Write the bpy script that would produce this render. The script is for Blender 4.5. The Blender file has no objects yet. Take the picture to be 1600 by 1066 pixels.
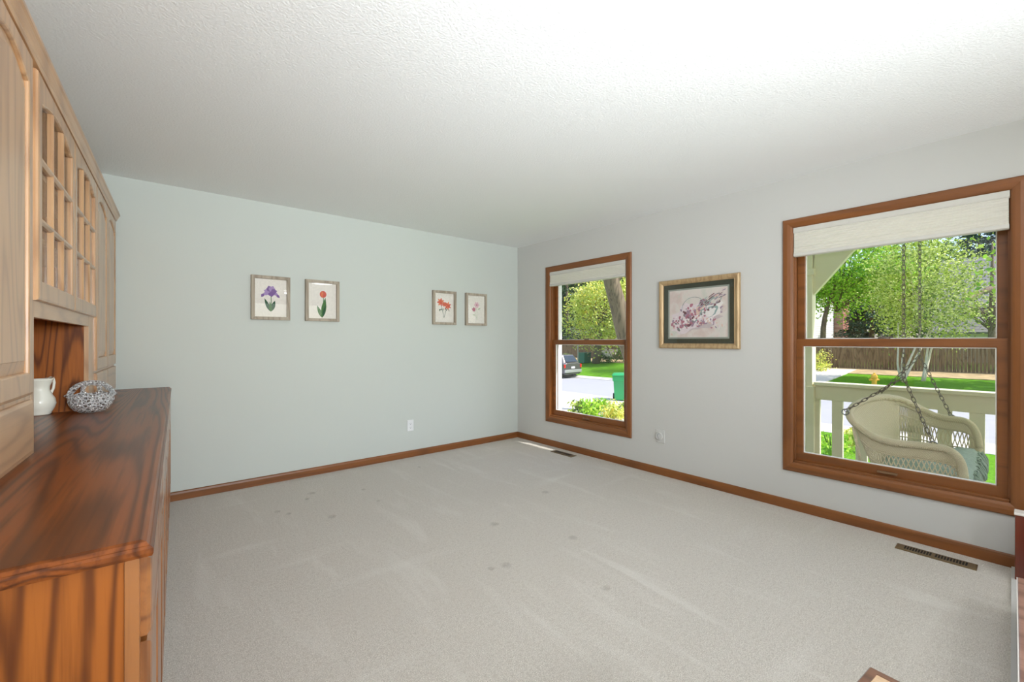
import bpy, bmesh, math, random
from mathutils import Vector, Matrix
import numpy as np
random.seed(7); rng = np.random.default_rng(7)
scene = bpy.context.scene
COL = scene.collection
R = math.radians

# ------------------------------------------------------------------ camera
cam_d = bpy.data.cameras.new('camera'); cam = bpy.data.objects.new('camera', cam_d); COL.objects.link(cam)
cam_d.sensor_width = 36.0; cam_d.lens = 36.0 * 675.0 / 1600.0
cam_d.clip_start = 0.02; cam_d.clip_end = 400
YAW = 39.68
cam.location = (0, 0, 1.24); cam.rotation_euler = (R(90), 0, R(-YAW))
scene.camera = cam

# ------------------------------------------------------------------ sky, sun, lamps, exposure
SUN_DIR = Vector((0.26, -0.70, 1.0)).normalized()
world = bpy.data.worlds.new('sky'); scene.world = world; world.use_nodes = True
wn = world.node_tree; wn.nodes.clear()
wo = wn.nodes.new('ShaderNodeOutputWorld'); wb = wn.nodes.new('ShaderNodeBackground'); ws = wn.nodes.new('ShaderNodeTexSky')
ws.sky_type = 'NISHITA'; ws.sun_disc = False; ws.sun_elevation = R(53); ws.sun_rotation = R(160); ws.air_density = 1.0; ws.dust_density = 2.0
wb.inputs['Strength'].default_value = 0.34
wn.links.new(ws.outputs[0], wb.inputs[0]); wn.links.new(wb.outputs[0], wo.inputs[0])
sd = bpy.data.lights.new('sun', 'SUN'); sd.energy = 6.0; sd.angle = R(0.6); sd.color = (1, .975, .93)
sun = bpy.data.objects.new('sun', sd); COL.objects.link(sun); sun.location = (0, 0, 30)
sun.rotation_euler = SUN_DIR.to_track_quat('Z', 'Y').to_euler()
LAMP_W = 28.0
UP_W = 30.0
LAMP_C = (.91, .96, 1.0)
scene.view_settings.view_transform = 'Standard'; scene.view_settings.look = 'None'
scene.view_settings.gamma = 1; scene.view_settings.exposure = 0.0; scene.view_settings.use_curve_mapping = False
scene.cycles.use_denoising = True
scene.cycles.max_bounces = 10; scene.cycles.diffuse_bounces = 6; scene.cycles.transparent_max_bounces = 24
scene.cycles.sample_clamp_indirect = 6.0
scene.cycles.caustics_reflective = False; scene.cycles.caustics_refractive = False

XW, YW, ZC = 3.62, 4.25, 2.44
YB = -3.4      # wall behind the camera

def portal(name, loc, rot, sx, sy):
    l = bpy.data.lights.new(name, 'AREA'); l.shape = 'RECTANGLE'; l.size = sx; l.size_y = sy; l.cycles.is_portal = True
    o = bpy.data.objects.new(name, l); COL.objects.link(o); o.location = loc; o.rotation_euler = rot
portal('daylight_portal', (3.80, 3.12, 1.2), (0, R(90), 0), 1.8, 1.1)
portal('daylight_portal', (3.80, .60, 1.2), (0, R(90), 0), 1.8, 1.1)
portal('daylight_portal', (0.50, YB - .18, 1.13), (R(90), 0, 0), 2.0, 2.14)
portal('daylight_portal', (2.60, YB - .18, 1.13), (R(90), 0, 0), 1.7, 2.14)

# ------------------------------------------------------------------ projection helpers (points along camera rays)
_y = R(YAW); FW = (math.sin(_y), math.cos(_y)); RT = (math.cos(_y), -math.sin(_y))
def at(u, v, t):
    a = (u - 800) / 675.0
    return Vector(((FW[0] + a * RT[0]) * t, (FW[1] + a * RT[1]) * t, 1.24 + (533 - v) / 675.0 * t))
def onx(u, v, X):
    a = (u - 800) / 675.0
    return at(u, v, X / (FW[0] + a * RT[0]))

# ------------------------------------------------------------------ object helpers
def tag(o, label=None, cat=None, group=None, kind=None):
    if label: o['label'] = label
    if cat: o['category'] = cat
    if group: o['group'] = group
    if kind: o['kind'] = kind
    return o
def empty(name, loc=(0, 0, 0), rz=0.0, parent=None):
    o = bpy.data.objects.new(name, None); COL.objects.link(o); o.location = loc; o.rotation_euler = (0, 0, rz)
    o.empty_display_size = .1
    if parent: o.parent = parent
    return o
def copy_tree(o, parent=None):
    c = o.copy(); COL.objects.link(c)
    if parent: c.parent = parent
    for ch in [k for k in bpy.data.objects if k.parent == o]:
        copy_tree(ch, c)
    return c

class MB:
    def __init__(s): s.v = []; s.f = []; s.m = []
    def add(s, vs, fs, mi=0):
        b = len(s.v); s.v += [tuple(p) for p in vs]; s.f += [tuple(b + i for i in f) for f in fs]; s.m += [mi] * len(fs); return s
    def box(s, x0, x1, y0, y1, z0, z1, mi=0):
        return s.add([(x0,y0,z0),(x1,y0,z0),(x1,y1,z0),(x0,y1,z0),(x0,y0,z1),(x1,y0,z1),(x1,y1,z1),(x0,y1,z1)],
                     [(0,3,2,1),(4,5,6,7),(0,1,5,4),(1,2,6,5),(2,3,7,6),(3,0,4,7)], mi)
    def loops(s, loops, mi=0, closed=False, cap0=False, cap1=False, ring=True):
        n = len(loops[0]); b = len(s.v)
        for l in loops: s.v += [tuple(p) for p in l]
        k = len(loops); rr = k if closed else k - 1
        for i in range(rr):
            j = (i + 1) % k
            for q in range(n if ring else n - 1):
                w = (q + 1) % n
                s.f.append((b+i*n+q, b+i*n+w, b+j*n+w, b+j*n+q)); s.m.append(mi)
        if cap0: s.f.append(tuple(b + q for q in reversed(range(n)))); s.m.append(mi)
        if cap1: s.f.append(tuple(b + (k-1)*n + q for q in range(n))); s.m.append(mi)
        return s
    def tube(s, pts, r, n=8, mi=0, caps=True):
        pts = [Vector(p) for p in pts]; rs = r if isinstance(r, (list, tuple)) else [r] * len(pts)
        ls = []; up = None
        for i, p in enumerate(pts):
            d = (pts[min(i+1, len(pts)-1)] - pts[max(i-1, 0)]).normalized()
            if up is None:
                up = Vector((0,0,1)) if abs(d.z) < .9 else Vector((1,0,0))
            a = d.cross(up).normalized(); b2 = a.cross(d).normalized(); up = b2
            ls.append([p + rs[i]*(math.cos(2*math.pi*q/n)*a + math.sin(2*math.pi*q/n)*b2) for q in range(n)])
        return s.loops(ls, mi, cap0=caps, cap1=caps)
    def lathe(s, prof, c=(0,0,0), n=24, mi=0, sx=1, sy=1):
        ls = [[(c[0]+r*sx*math.cos(2*math.pi*q/n), c[1]+r*sy*math.sin(2*math.pi*q/n), c[2]+z) for q in range(n)] for r, z in prof]
        return s.loops(ls, mi)
    def build(s, name, mats, parent=None, loc=None, smooth=False, bevel=0, tagd=None, rz=None, recalc=True):
        me = bpy.data.meshes.new(name); me.from_pydata(s.v, [], s.f)
        if not isinstance(mats, (list, tuple)): mats = [mats]
        for m in mats: me.materials.append(m)
        me.polygons.foreach_set('material_index', s.m)
        if smooth: me.polygons.foreach_set('use_smooth', [True] * len(s.f))
        if recalc:
            bm = bmesh.new(); bm.from_mesh(me); bmesh.ops.recalc_face_normals(bm, faces=bm.faces); bm.to_mesh(me); bm.free()
        me.update()
        o = bpy.data.objects.new(name, me); COL.objects.link(o)
        if parent: o.parent = parent
        if loc is not None: o.location = loc
        if rz is not None: o.rotation_euler = (0, 0, rz)
        if bevel:
            b = o.modifiers.new('bevel', 'BEVEL'); b.width = bevel; b.segments = 2; b.limit_method = 'ANGLE'; b.angle_limit = R(40)
        return o

# ------------------------------------------------------------------ materials
def srgb(r, g, b):
    f = lambda c: (c/255/12.92) if c/255 <= .04045 else ((c/255+.055)/1.055)**2.4
    return (f(r), f(g), f(b), 1)
class NT:
    def __init__(s, name):
        s.m = bpy.data.materials.new(name); s.m.use_nodes = True; s.t = s.m.node_tree; s.p = s.t.nodes['Principled BSDF']
        s.tc = None
    def n(s, typ, **kw):
        nd = s.t.nodes.new(typ)
        for k, v in kw.items():
            if k in nd.inputs: nd.inputs[k].default_value = v
            else: setattr(nd, k, v)
        return nd
    def l(s, a, b): s.t.links.new(a, b)
    def coords(s, scale=(1,1,1), rand=False, kind='Object'):
        tc = s.n('ShaderNodeTexCoord'); mp = s.n('ShaderNodeMapping'); mp.inputs['Scale'].default_value = scale
        s.l(tc.outputs[kind], mp.inputs[0])
        if rand:
            oi = s.n('ShaderNodeObjectInfo'); mu = s.n('ShaderNodeMath', operation='MULTIPLY'); mu.inputs[1].default_value = 7.3
            s.l(oi.outputs['Random'], mu.inputs[0]); s.l(mu.outputs[0], mp.inputs['Location'])
        return mp.outputs[0]
    def noise(s, vec, scale=5, detail=3, rough=.5, dist=0):
        nd = s.n('ShaderNodeTexNoise'); nd.inputs['Scale'].default_value = scale; nd.inputs['Detail'].default_value = detail
        nd.inputs['Roughness'].default_value = rough; nd.inputs['Distortion'].default_value = dist; s.l(vec, nd.inputs['Vector']); return nd.outputs['Fac']
    def math(s, op, a, b=None, clamp=False):
        nd = s.n('ShaderNodeMath', operation=op); nd.use_clamp = clamp
        for i, x in enumerate((a, b)):
            if x is None: continue
            if isinstance(x, (int, float)): nd.inputs[i].default_value = x
            else: s.l(x, nd.inputs[i])
        return nd.outputs[0]
    def mix(s, fac, a, b):
        nd = s.n('ShaderNodeMix', data_type='RGBA')
        if isinstance(fac, (int, float)): nd.inputs[0].default_value = fac
        else: s.l(fac, nd.inputs[0])
        for i, x in ((6, a), (7, b)):
            if isinstance(x, tuple): nd.inputs[i].default_value = x
            else: s.l(x, nd.inputs[i])
        return nd.outputs[2]
    def ramp(s, fac, stops):
        nd = s.n('ShaderNodeValToRGB'); e = nd.color_ramp.elements
        while len(e) < len(stops): e.new(.5)
        for k, (p, c) in enumerate(stops): e[k].position = p; e[k].color = c
        s.l(fac, nd.inputs[0]); return nd.outputs[0]
    def bump(s, h, strength=.3, dist=.01):
        nd = s.n('ShaderNodeBump'); nd.inputs['Strength'].default_value = strength; nd.inputs['Distance'].default_value = dist
        s.l(h, nd.inputs['Height']); s.l(nd.outputs[0], s.p.inputs['Normal'])
    def color(s, c):
        if isinstance(c, tuple): s.p.inputs['Base Color'].default_value = c
        else: s.l(c, s.p.inputs['Base Color'])
    def rough(s, r): s.p.inputs['Roughness'].default_value = r; return s

def plain(name, rgb, rough=.5, metal=0, var=.06, scale=12, bump=0, bscale=60, coat=0):
    t = NT(name); c = t.coords(rand=True); nz = t.noise(c, scale, 3)
    c0 = srgb(*rgb); a = tuple(x*(1-var) for x in c0[:3]) + (1,); b = tuple(min(1, x*(1+var)) for x in c0[:3]) + (1,)
    t.color(t.mix(nz, a, b)); t.rough(rough); t.p.inputs['Metallic'].default_value = metal; t.p.inputs['Coat Weight'].default_value = coat
    if bump: t.bump(t.noise(c, bscale, 2), bump, .005)
    return t.m
def oak(name, axis, light=(178,112,56), mid=(150,88,38), dark=(92,48,18), k=9.0, rough=.32, coat=.6, base=3.0, coatr=.22, grain=1.0, sharp=3.5, ax=.13, dist=.35, ps=140.0, pw=.38, spec=.5):
    t = NT(name); sc = [base]*3; sc[axis] = base*ax
    c = t.coords(tuple(sc), rand=True); n1 = t.noise(c, 1.4, 1.5, .45, dist)
    wob = t.math('ADD', n1, t.math('MULTIPLY', t.noise(t.coords(tuple(x*6 for x in sc), rand=True), 2.0, 2, .5), .02))
    s1 = t.math('SINE', t.math('MULTIPLY', wob, k*6.283)); band = t.math('ADD', t.math('MULTIPLY', s1, .5), .5)
    band = t.math('POWER', band, sharp)
    fs = [ps]*3; fs[axis] = ps*.035
    c2 = t.coords(tuple(fs), rand=True); pore = t.noise(c2, 1.0, 3, .6)
    pore2 = t.math('MULTIPLY', t.math('SUBTRACT', pore, .48, True), 3.0, True)
    col = t.mix(t.math('MULTIPLY', n1, 1.0), srgb(*mid), srgb(*light))
    col = t.mix(t.math('MULTIPLY', band, .62*grain), col, srgb(*dark))
    col = t.mix(t.math('MULTIPLY', pore2, pw*grain), col, srgb(*dark))
    t.color(col); t.rough(rough); t.p.inputs['Specular IOR Level'].default_value = spec; t.p.inputs['Coat Weight'].default_value = coat; t.p.inputs['Coat Roughness'].default_value = coatr
    t.bump(pore, .12, .002); return t.m

M = {}
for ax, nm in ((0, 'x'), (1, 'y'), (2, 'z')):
    M['oak_'+nm] = oak('oak_grain_'+nm, ax, (200,158,116), (182,140,98), (132,90,56), 12, .34, .7, coatr=.28, grain=.75, ps=90.0, pw=.5)  # same oak as the bases, coloured paler to stand for light on upper cabinets
    M['trimwood_'+nm] = oak('trim_wood_'+nm, ax, (144,88,42), (124,74,32), (86,48,20), 6, .42, .1, grain=.6)
M['oak_bz'] = oak('base_oak_z', 2, (160,102,50), (140,84,38), (88,46,18), 10, .34, .7, coatr=.28, grain=.9, ps=90.0, pw=.5)
M['oak_by'] = oak('base_oak_y', 1, (160,102,50), (140,84,38), (88,46,18), 10, .34, .7, coatr=.28, grain=.9, ps=90.0, pw=.5)
M['oak_ply'] = oak('oak_plywood', 2, (164,94,34), (146,80,26), (78,36,10), 18, .4, .2, base=4.2, grain=1.3, sharp=5, ax=.08, ps=90.0, pw=.45, spec=.25)
M['oak_top'] = oak('oak_counter', 1, (140,76,28), (118,60,20), (58,26,8), 30, .4, .4, base=2.6, coatr=.24, grain=1.1, sharp=2.2, ax=.05, dist=.15, ps=60.0, pw=.75, spec=.15)
def painted(name, rgb, bump=.1, bs=220, dist=.002, rough=.75):
    t = NT(name); c = t.coords(); t.color(t.mix(t.noise(c, 1.2, 2), srgb(*rgb), tuple(x*.985 for x in srgb(*rgb)[:3]) + (1,)))
    t.rough(rough); t.bump(t.noise(c, bs, 3, .6), bump, dist); return t.m
M['sage'] = painted('sage_paint', (202, 208, 203))
M['wallwhite'] = painted('warm_white_paint', (205, 205, 202))
M['ceil'] = painted('ceiling_texture', (238, 240, 240), .45, 95, .006, .9)
def carpet():
    t = NT('carpet_pile'); c = t.coords(); n1 = t.noise(c, 230, 3, .75); n2 = t.noise(c, 60, 4, .75); n3 = t.noise(c, 1.6, 4, .6, 1.0)
    st = t.noise(t.coords((5.0, .9, 1)), 1.3, 3, .6, .6); st2 = t.noise(t.coords((1.1, 6.5, 1)), .8, 2, .5, .4)
    col = t.ramp(n1, [(.30, srgb(168,159,148)), (.64, srgb(246,240,231))])
    n2c = t.math('MULTIPLY', t.math('SUBTRACT', n2, .46, True), 4.0, True)
    col = t.mix(t.math('MULTIPLY', n2c, .6), col, srgb(188,178,166))
    col = t.mix(t.math('MULTIPLY', t.math('SUBTRACT', n3, .52, True), 2.2, True), col, srgb(212,204,194))
    col = t.mix(t.math('MULTIPLY', t.math('SUBTRACT', st, .56, True), 1.9, True), col, srgb(242,238,231))
    col = t.mix(t.math('MULTIPLY', t.math('SUBTRACT', st2, .60, True), 1.8, True), col, srgb(242,238,231))
    # dents left in the pile by furniture feet
    dent = None
    for u, v, r in ((432,800,.022),(450,803,.018),(517,808,.03),(486,771,.03),(478,780,.02),(567,765,.02),(590,783,.018),(772,819,.03),(895,840,.028),(790,883,.03),(767,888,.02),(946,919,.022),(852,769,.03),(655,730,.02)):
        p = at(u, v, 1.24*675/(v-533)); vm = t.n('ShaderNodeVectorMath', operation='DISTANCE'); t.l(c, vm.inputs[0]); vm.inputs[1].default_value = (p.x, p.y, 0)
        q = t.math('SUBTRACT', 1.0, t.math('DIVIDE', vm.outputs['Value'], r*1.3), True)
        dent = q if dent is None else t.math('MAXIMUM', dent, q)
    dent = t.math('MULTIPLY', t.math('MULTIPLY', dent, 1.6, True), t.math('ADD', n2, .2))
    col = t.mix(t.math('MULTIPLY', dent, .45), col, srgb(140,131,121))
    t.color(col); t.rough(1.0); t.p.inputs['Specular IOR Level'].default_value = .1; t.p.inputs['Sheen Weight'].default_value = .15
    h = t.math('SUBTRACT', t.math('ADD', n1, t.math('MULTIPLY', n2, 1.6)), t.math('MULTIPLY', dent, 2.0))
    t.bump(h, .75, .008); return t.m
M['carpet'] = carpet()
M['white_plastic'] = plain('white_plastic', (232,234,236), .4)
M['dark_slot'] = plain('dark_slot', (60,60,62), .6)
M['grey_slot'] = plain('grey_slot', (150,154,160), .6)
M['brass'] = plain('brushed_brass', (132,112,84), .4, .7)
M['black'] = plain('vent_black', (22,18,14), .7)
M['shade_fabric'] = None
def fabric_shade():
    t = NT('cellular_fabric'); c = t.coords(); t.color(t.mix(t.noise(c, 30, 2), srgb(242,240,232), srgb(250,248,242))); t.rough(.9)
    tr = t.n('ShaderNodeBsdfTranslucent'); tr.inputs[0].default_value = srgb(240,234,220); mx = t.n('ShaderNodeMixShader'); mx.inputs[0].default_value = .35
    out = t.t.nodes['Material Output']; t.l(t.p.outputs[0], mx.inputs[1]); t.l(tr.outputs[0], mx.inputs[2]); t.l(mx.outputs[0], out.inputs[0]); return t.m
M['shade_fabric'] = fabric_shade()
M['shade_rail'] = plain('shade_rail_white', (208,206,199), .45)
def glass_mat(name, tint=(1,1,1,1), gl=.05, rough=.0):
    m = bpy.data.materials.new(name); m.use_nodes = True; nt = m.node_tree; nt.nodes.clear()
    o = nt.nodes.new('ShaderNodeOutputMaterial'); mx = nt.nodes.new('ShaderNodeMixShader'); a = nt.nodes.new('ShaderNodeBsdfTransparent'); b = nt.nodes.new('ShaderNodeBsdfGlossy')
    lw = nt.nodes.new('ShaderNodeLayerWeight'); lw.inputs['Blend'].default_value = .5
    pw = nt.nodes.new('ShaderNodeMath'); pw.operation = 'POWER'; pw.inputs[1].default_value = 4.0; nt.links.new(lw.outputs['Facing'], pw.inputs[0])
    ma = nt.nodes.new('ShaderNodeMath'); ma.operation = 'MULTIPLY_ADD'; ma.inputs[1].default_value = .5; ma.inputs[2].default_value = .03; nt.links.new(pw.outputs[0], ma.inputs[0])
    a.inputs[0].default_value = tint; b.inputs['Roughness'].default_value = rough
    nt.links.new(ma.outputs[0], mx.inputs[0]); nt.links.new(a.outputs[0], mx.inputs[1]); nt.links.new(b.outputs[0], mx.inputs[2]); nt.links.new(mx.outputs[0], o.inputs[0]); return m
M['pane'] = glass_mat('window_pane')
M['cab_glass'] = glass_mat('cabinet_pane', (.93,.95,.95,1))
def crystal():
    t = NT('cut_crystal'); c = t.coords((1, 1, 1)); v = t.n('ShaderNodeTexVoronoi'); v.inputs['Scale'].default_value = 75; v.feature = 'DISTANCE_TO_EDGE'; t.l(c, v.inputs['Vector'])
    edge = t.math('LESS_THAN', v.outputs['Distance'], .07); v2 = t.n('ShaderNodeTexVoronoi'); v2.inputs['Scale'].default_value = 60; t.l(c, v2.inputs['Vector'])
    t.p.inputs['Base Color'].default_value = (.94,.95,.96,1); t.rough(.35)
    gl = t.n('ShaderNodeBsdfGlossy'); gl.inputs['Roughness'].default_value = .08; b = t.n('ShaderNodeBump'); b.inputs['Strength'].default_value = 1.0; b.inputs['Distance'].default_value = .02; t.l(v2.outputs['Distance'], b.inputs['Height']); t.l(b.outputs[0], gl.inputs['Normal'])
    tr = t.n('ShaderNodeBsdfTransparent'); tr.inputs[0].default_value = (.93,.94,.95,1)
    m1 = t.n('ShaderNodeMixShader'); m1.inputs[0].default_value = .30; t.l(tr.outputs[0], m1.inputs[1]); t.l(gl.outputs[0], m1.inputs[2])
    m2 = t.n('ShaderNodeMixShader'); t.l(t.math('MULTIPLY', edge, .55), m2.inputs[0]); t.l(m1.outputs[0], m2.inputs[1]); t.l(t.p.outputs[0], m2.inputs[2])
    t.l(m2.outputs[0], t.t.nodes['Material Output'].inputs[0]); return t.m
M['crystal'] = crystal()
M['porcelain'] = plain('cream_porcelain', (240,240,228), .12, coat=.6, var=.02)
M['siding'] = plain('house_siding', (222,216,196), .7)
M['porch_cream'] = plain('porch_cream_paint', (226,220,194), .6, var=.03)
M['ext_white'] = plain('exterior_white_paint', (240,240,236), .5, var=.02)
M['mahogany'] = oak('mahogany', 2, (128,52,26), (98,36,18), (48,14,8), 5, .25, .6)
M['mahogany_top'] = plain('pale_marble_top', (236,230,224), .3)
M['walnut'] = oak('rosy_walnut', 1, (178,136,116), (158,116,98), (104,66,52), 6, .35, .4)
M['tablewood'] = oak('dark_table_wood', 0, (128,88,66), (104,66,48), (60,34,24), 6, .3, .5)
M['tableinlay'] = oak('pale_table_inlay', 0, (214,184,150), (196,162,128), (150,110,80), 6, .35, .5)
M['steel'] = plain('galvanized_steel', (150,150,148), .35, .9)
M['darksteel'] = plain('dark_chain_steel', (112,104,94), .5, .4)
M['hardware'] = plain('window_hardware', (150,120,92), .35, .6)

# ------------------------------------------------------------------ room shell
def struct(o): o['kind'] = 'structure'; return o
fl = MB(); fl.box(-1.0, XW+.17, YB-.2, YW+.17, -.12, 0); struct(fl.build('floor', M['carpet']))
ce = MB(); ce.box(-1.0, XW+.17, YB-.2, YW+.17, ZC, ZC+.15); struct(ce.build('ceiling', M['ceil']))
wf = MB(); wf.box(-1.0, XW+.17, YW, YW+.17, 0, ZC); struct(wf.build('wall_far', M['sage']))
W1 = (2.519, 3.721, .284, 2.118); W2 = (.012, 1.189, .284, 2.134); CW = .064   # casing outer extents
def wall_with_holes_x(x0, x1, ya, yb, holes, name, mat):
    mb = MB(); ys = sorted(holes); cur = ya
    for (h0, h1, z0, z1) in ys:
        mb.box(x0, x1, cur, h0, 0, ZC); mb.box(x0, x1, h0, h1, 0, z0); mb.box(x0, x1, h0, h1, z1, ZC); cur = h1
    mb.box(x0, x1, cur, yb, 0, ZC); return struct(mb.build(name, mat))
hole = lambda W: (W[0]+CW-.004, W[1]-CW+.004, W[2]+CW-.004, W[3]-CW+.004)
wall_with_holes_x(XW, XW+.02, YB, YW, [hole(W1), hole(W2)], 'wall_right', M['wallwhite'])
o = wall_with_holes_x(XW+.02, XW+.16, YB, YW, [hole(W1), hole(W2)], 'wall_right', M['siding'])
# left wall follows the line of the built-in cabinets
AL = R(1.86); HO = Vector((0.0, .988, 0))
HU = Vector((math.sin(AL), math.cos(AL), 0)); HWV = Vector((-math.cos(AL), math.sin(AL), 0))
wl = MB(); wl.box(-.82, -.66, -4.4, 3.27, 0, ZC); struct(wl.build('wall_left', M['wallwhite'], loc=HO, rz=-AL))
wb_ = MB(); cur = -1.0
for (a, b) in ((-.5, 1.5), (1.75, 3.45)):
    wb_.box(cur, a, YB-.16, YB, 0, ZC); wb_.box(a, b, YB-.16, YB, 0, .06); wb_.box(a, b, YB-.16, YB, 2.2, ZC); cur = b
wb_.box(cur, XW, YB-.16, YB, 0, ZC); struct(wb_.build('wall_near', M['wallwhite']))
for k, (a, b) in enumerate(((-.5, 1.5), (1.75, 3.45))):  # unseen rear glass doors, added to let more daylight into the room
    m_ = (a+b)/2; w = struct(empty('door_%d' % (k+1), (m_, YB, .06)))
    fm = MB(); P = lambda d, h: [(a+d-m_, h, d), (b-d-m_, h, d), (b-d-m_, h, 2.14-d), (a+d-m_, h, 2.14-d)]
    fm.loops([P(-.06, .0), P(-.06, .02), P(.0, .02), P(.0, -.1), P(.04, -.1), P(.04, -.14), P(0, -.14)])
    fm.build('door_frame', M['trimwood_x'], w)
    g = MB(); g.box(a+.03-m_, b-.03-m_, -.13, -.124, .03, 2.11); g.build('door_glass', M['pane'], w)

# baseboards
def base_prof(h=.07):
    return [(0, 0), (.013, 0), (.013, h-.02), (.010, h-.006), (.004, h), (0, h)]
bb = MB(); bb.loops([[(XW - d, y, z) for d, z in base_prof()] for y in (YB, YW)], cap0=True, cap1=True); struct(bb.build('baseboard_right', M['trimwood_y']))
bb = MB(); bb.loops([[(x, YW - d, z) for d, z in base_prof()] for x in (-.6, XW)], cap0=True, cap1=True); struct(bb.build('baseboard_far', M['trimwood_x']))

# ------------------------------------------------------------------ windows
def rect_x(W, d, x): y0, y1, z0, z1 = W; return [(x, y0+d, z0+d), (x, y1-d, z0+d), (x, y1-d, z1-d), (x, y0+d, z1-d)]
def make_window(idx, W, mid):
    y0, y1, z0, z1 = W; yc = (y0+y1)/2
    root = struct(empty('window_%d' % idx, (XW, yc, z0)))
    off = Vector((XW, yc, z0))
    def B(mb, name, mat, bev=0.0, parent=root):
        mb.v = [tuple(Vector(p) - off) for p in mb.v]; return mb.build(name, mat, parent, bevel=bev)
    # mitred casing (four boards)
    prof = [(0, 0), (0, -.012), (.006, -.017), (.03, -.019), (.05, -.015), (CW-.006, -.012), (CW, -.007), (CW, 0)]
    for side in range(4):
        mb = MB(); ls = []
        for d, h in prof:
            q = rect_x(W, d, XW + h); ls.append([q[side], q[(side+1) % 4]])
        mb.loops(ls, ring=False); B(mb, 'casing', M['trimwood_y' if side in (0, 2) else 'trimwood_z'])
    # jamb liner
    c = CW
    jb = MB(); jb.loops([rect_x(W, c-.001, XW-.006), rect_x(W, c+.002, XW-.004), rect_x(W, c+.002, XW+.024), rect_x(W, c+.012, XW+.026), rect_x(W, c+.012, XW+.034), rect_x(W, c+.004, XW+.034), rect_x(W, c+.004, XW+.13), rect_x(W, c-.004, XW+.13)])
    B(jb, 'jamb', M['trimwood_z'])
    oy0, oy1, oz0, oz1 = y0+c+.004, y1-c-.004, z0+c, z1-c
    st = MB(); st.box(XW+.002, XW+.036, oy0, oy1, oz0, oz0+.018); st.box(XW+.036, XW+.13, oy0, oy1, oz0-.005, oz0+.012); B(st, 'sill', M['trimwood_y'], .002)
    def sash(name, x0, x1, a, b, za, zb, sw, bot, top):
        s = B(MB(), name, M['trimwood_z']) if False else None
        mb = MB(); L = lambda d, x: [(x, a+sw+d, za+bot+d), (x, b-sw-d, za+bot+d), (x, b-sw-d, zb-top-d), (x, a+sw+d, zb-top-d)]
        O = lambda x: [(x, a, za), (x, b, za), (x, b, zb), (x, a, zb)]
        mb.loops([O(x1), O(x0), L(-.004, x0), L(0, x0+.004), L(0, x1)], closed=True)
        s = B(mb, name, M['trimwood_y'], .0015)
        g = MB(); xm = (x0+x1)/2; g.box(xm-.003, xm+.003, a+sw-.006, b-sw+.006, za+bot-.006, zb-top+.006); B(g, 'glass_pane', M['pane'], parent=s)
        # white glazing stop seen at the pane edge
        gs = MB(); q = .0; gs.loops([L(-.001, xm-.008), L(.005, xm-.008), L(.005, xm+.008), L(-.001, xm+.008)], closed=True); B(gs, 'glazing_stop', M['ext_white'], parent=s)
        return s
    lo = sash('lower_sash', XW+.036, XW+.07, oy0+.006, oy1-.006, oz0+.016, mid, .044, .060, .052)
    up = sash('upper_sash', XW+.078, XW+.112, oy0+.002, oy1-.002, mid-.045, oz1-.004, .048, .046, .06)
    # brick mould outside
    bm_ = MB(); ol = lambda d, x: rect_x((y0+c+.004, y1-c-.004, z0+c, z1-c), d, x)
    bm_.loops([ol(-.05, XW+.16), ol(-.05, XW+.185), ol(.012, XW+.185), ol(.012, XW+.122), ol(0, XW+.122)]); B(bm_, 'exterior_trim', M['ext_white'])
    # lift handle and lock
    h = MB(); h.box(XW+.024, XW+.036, yc-.05, yc+.05, oz0+.040, oz0+.046); h.box(XW+.018, XW+.024, yc-.05, yc+.05, oz0+.034, oz0+.046); B(h, 'lift_handle', M['hardware'], .001, parent=lo)
    k = MB(); k.lathe([(0, .016), (.010, .016), (.016, .010), (.018, 0), (0, 0)], (XW+.052, yc+.02, mid), 14, sx=.8, sy=1.9); k.tube([(XW+.052, yc+.02, mid+.012), (XW+.04, yc-.03, mid+.014)], .004); B(k, 'sash_lock', M['darksteel'], parent=lo)
    return root
make_window(1, W1, 1.252); make_window(2, W2, 1.254)

def shade(W, zbot, label, sag):
    y0, y1, z0, z1 = W; a, b = y0+CW+.004, y1-CW-.004; zt = z1-CW-.002; yc = (a+b)/2
    root = tag(empty('cellular_shade', (XW+.01, yc, zbot)), label, 'window shade', 'cellular shades in the windows')
    off = Vector((XW+.01, yc, zbot))
    def B(mb, n, m, bev=0, sm=False):
        mb.v = [tuple(Vector(p)-off) for p in mb.v]; return mb.build(n, m, root, bevel=bev, smooth=sm)
    x0, x1 = XW-.012, XW+.030
    hr = MB(); hr.loops([[(x0+.002, y, zt), (x1, y, zt), (x1, y, zt-.038), (x0+.008, y, zt-.042), (x0, y, zt-.034)] for y in (a, b)], cap0=True, cap1=True); B(hr, 'head_rail', M['shade_rail'], .002)
    fb = MB(); n = 10; top = zt-.04; bot = zbot+.026; ls = []
    for i in range(n*2+1):
        z = top + (bot-top)*i/(n*2); d = .003 if i % 2 else 0
        # the folded stack at the bottom is thicker
        if i > n*1.45: d += .004
        ls.append([(x0+.006-d, a+.004, z), (x0+.006-d, b-.004, z), (x1-.006+d, b-.004, z), (x1-.006+d, a+.004, z)])
    fb.loops(ls, cap0=True, cap1=True); B(fb, 'shade_fabric', M['shade_fabric'])
    br = MB(); N = 12; ls = []
    for i in range(N+1):
        y = a+.002+(b-a-.004)*i/N; s = -sag*math.sin(math.pi*i/N)
        ls.append([(x0, y, zbot+.028), (x1, y, zbot+.028), (x1, y, zbot+s*0+.004), (x1-.006, y, zbot), (x0+.006, y, zbot), (x0-.002, y, zbot+.006)])
    br.loops(ls, cap0=True, cap1=True); B(br, 'bottom_rail', M['shade_rail'], .001)
shade(W1, 1.884, 'short white pleated shade raised at the top of the small window nearest the room corner', 0)
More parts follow.
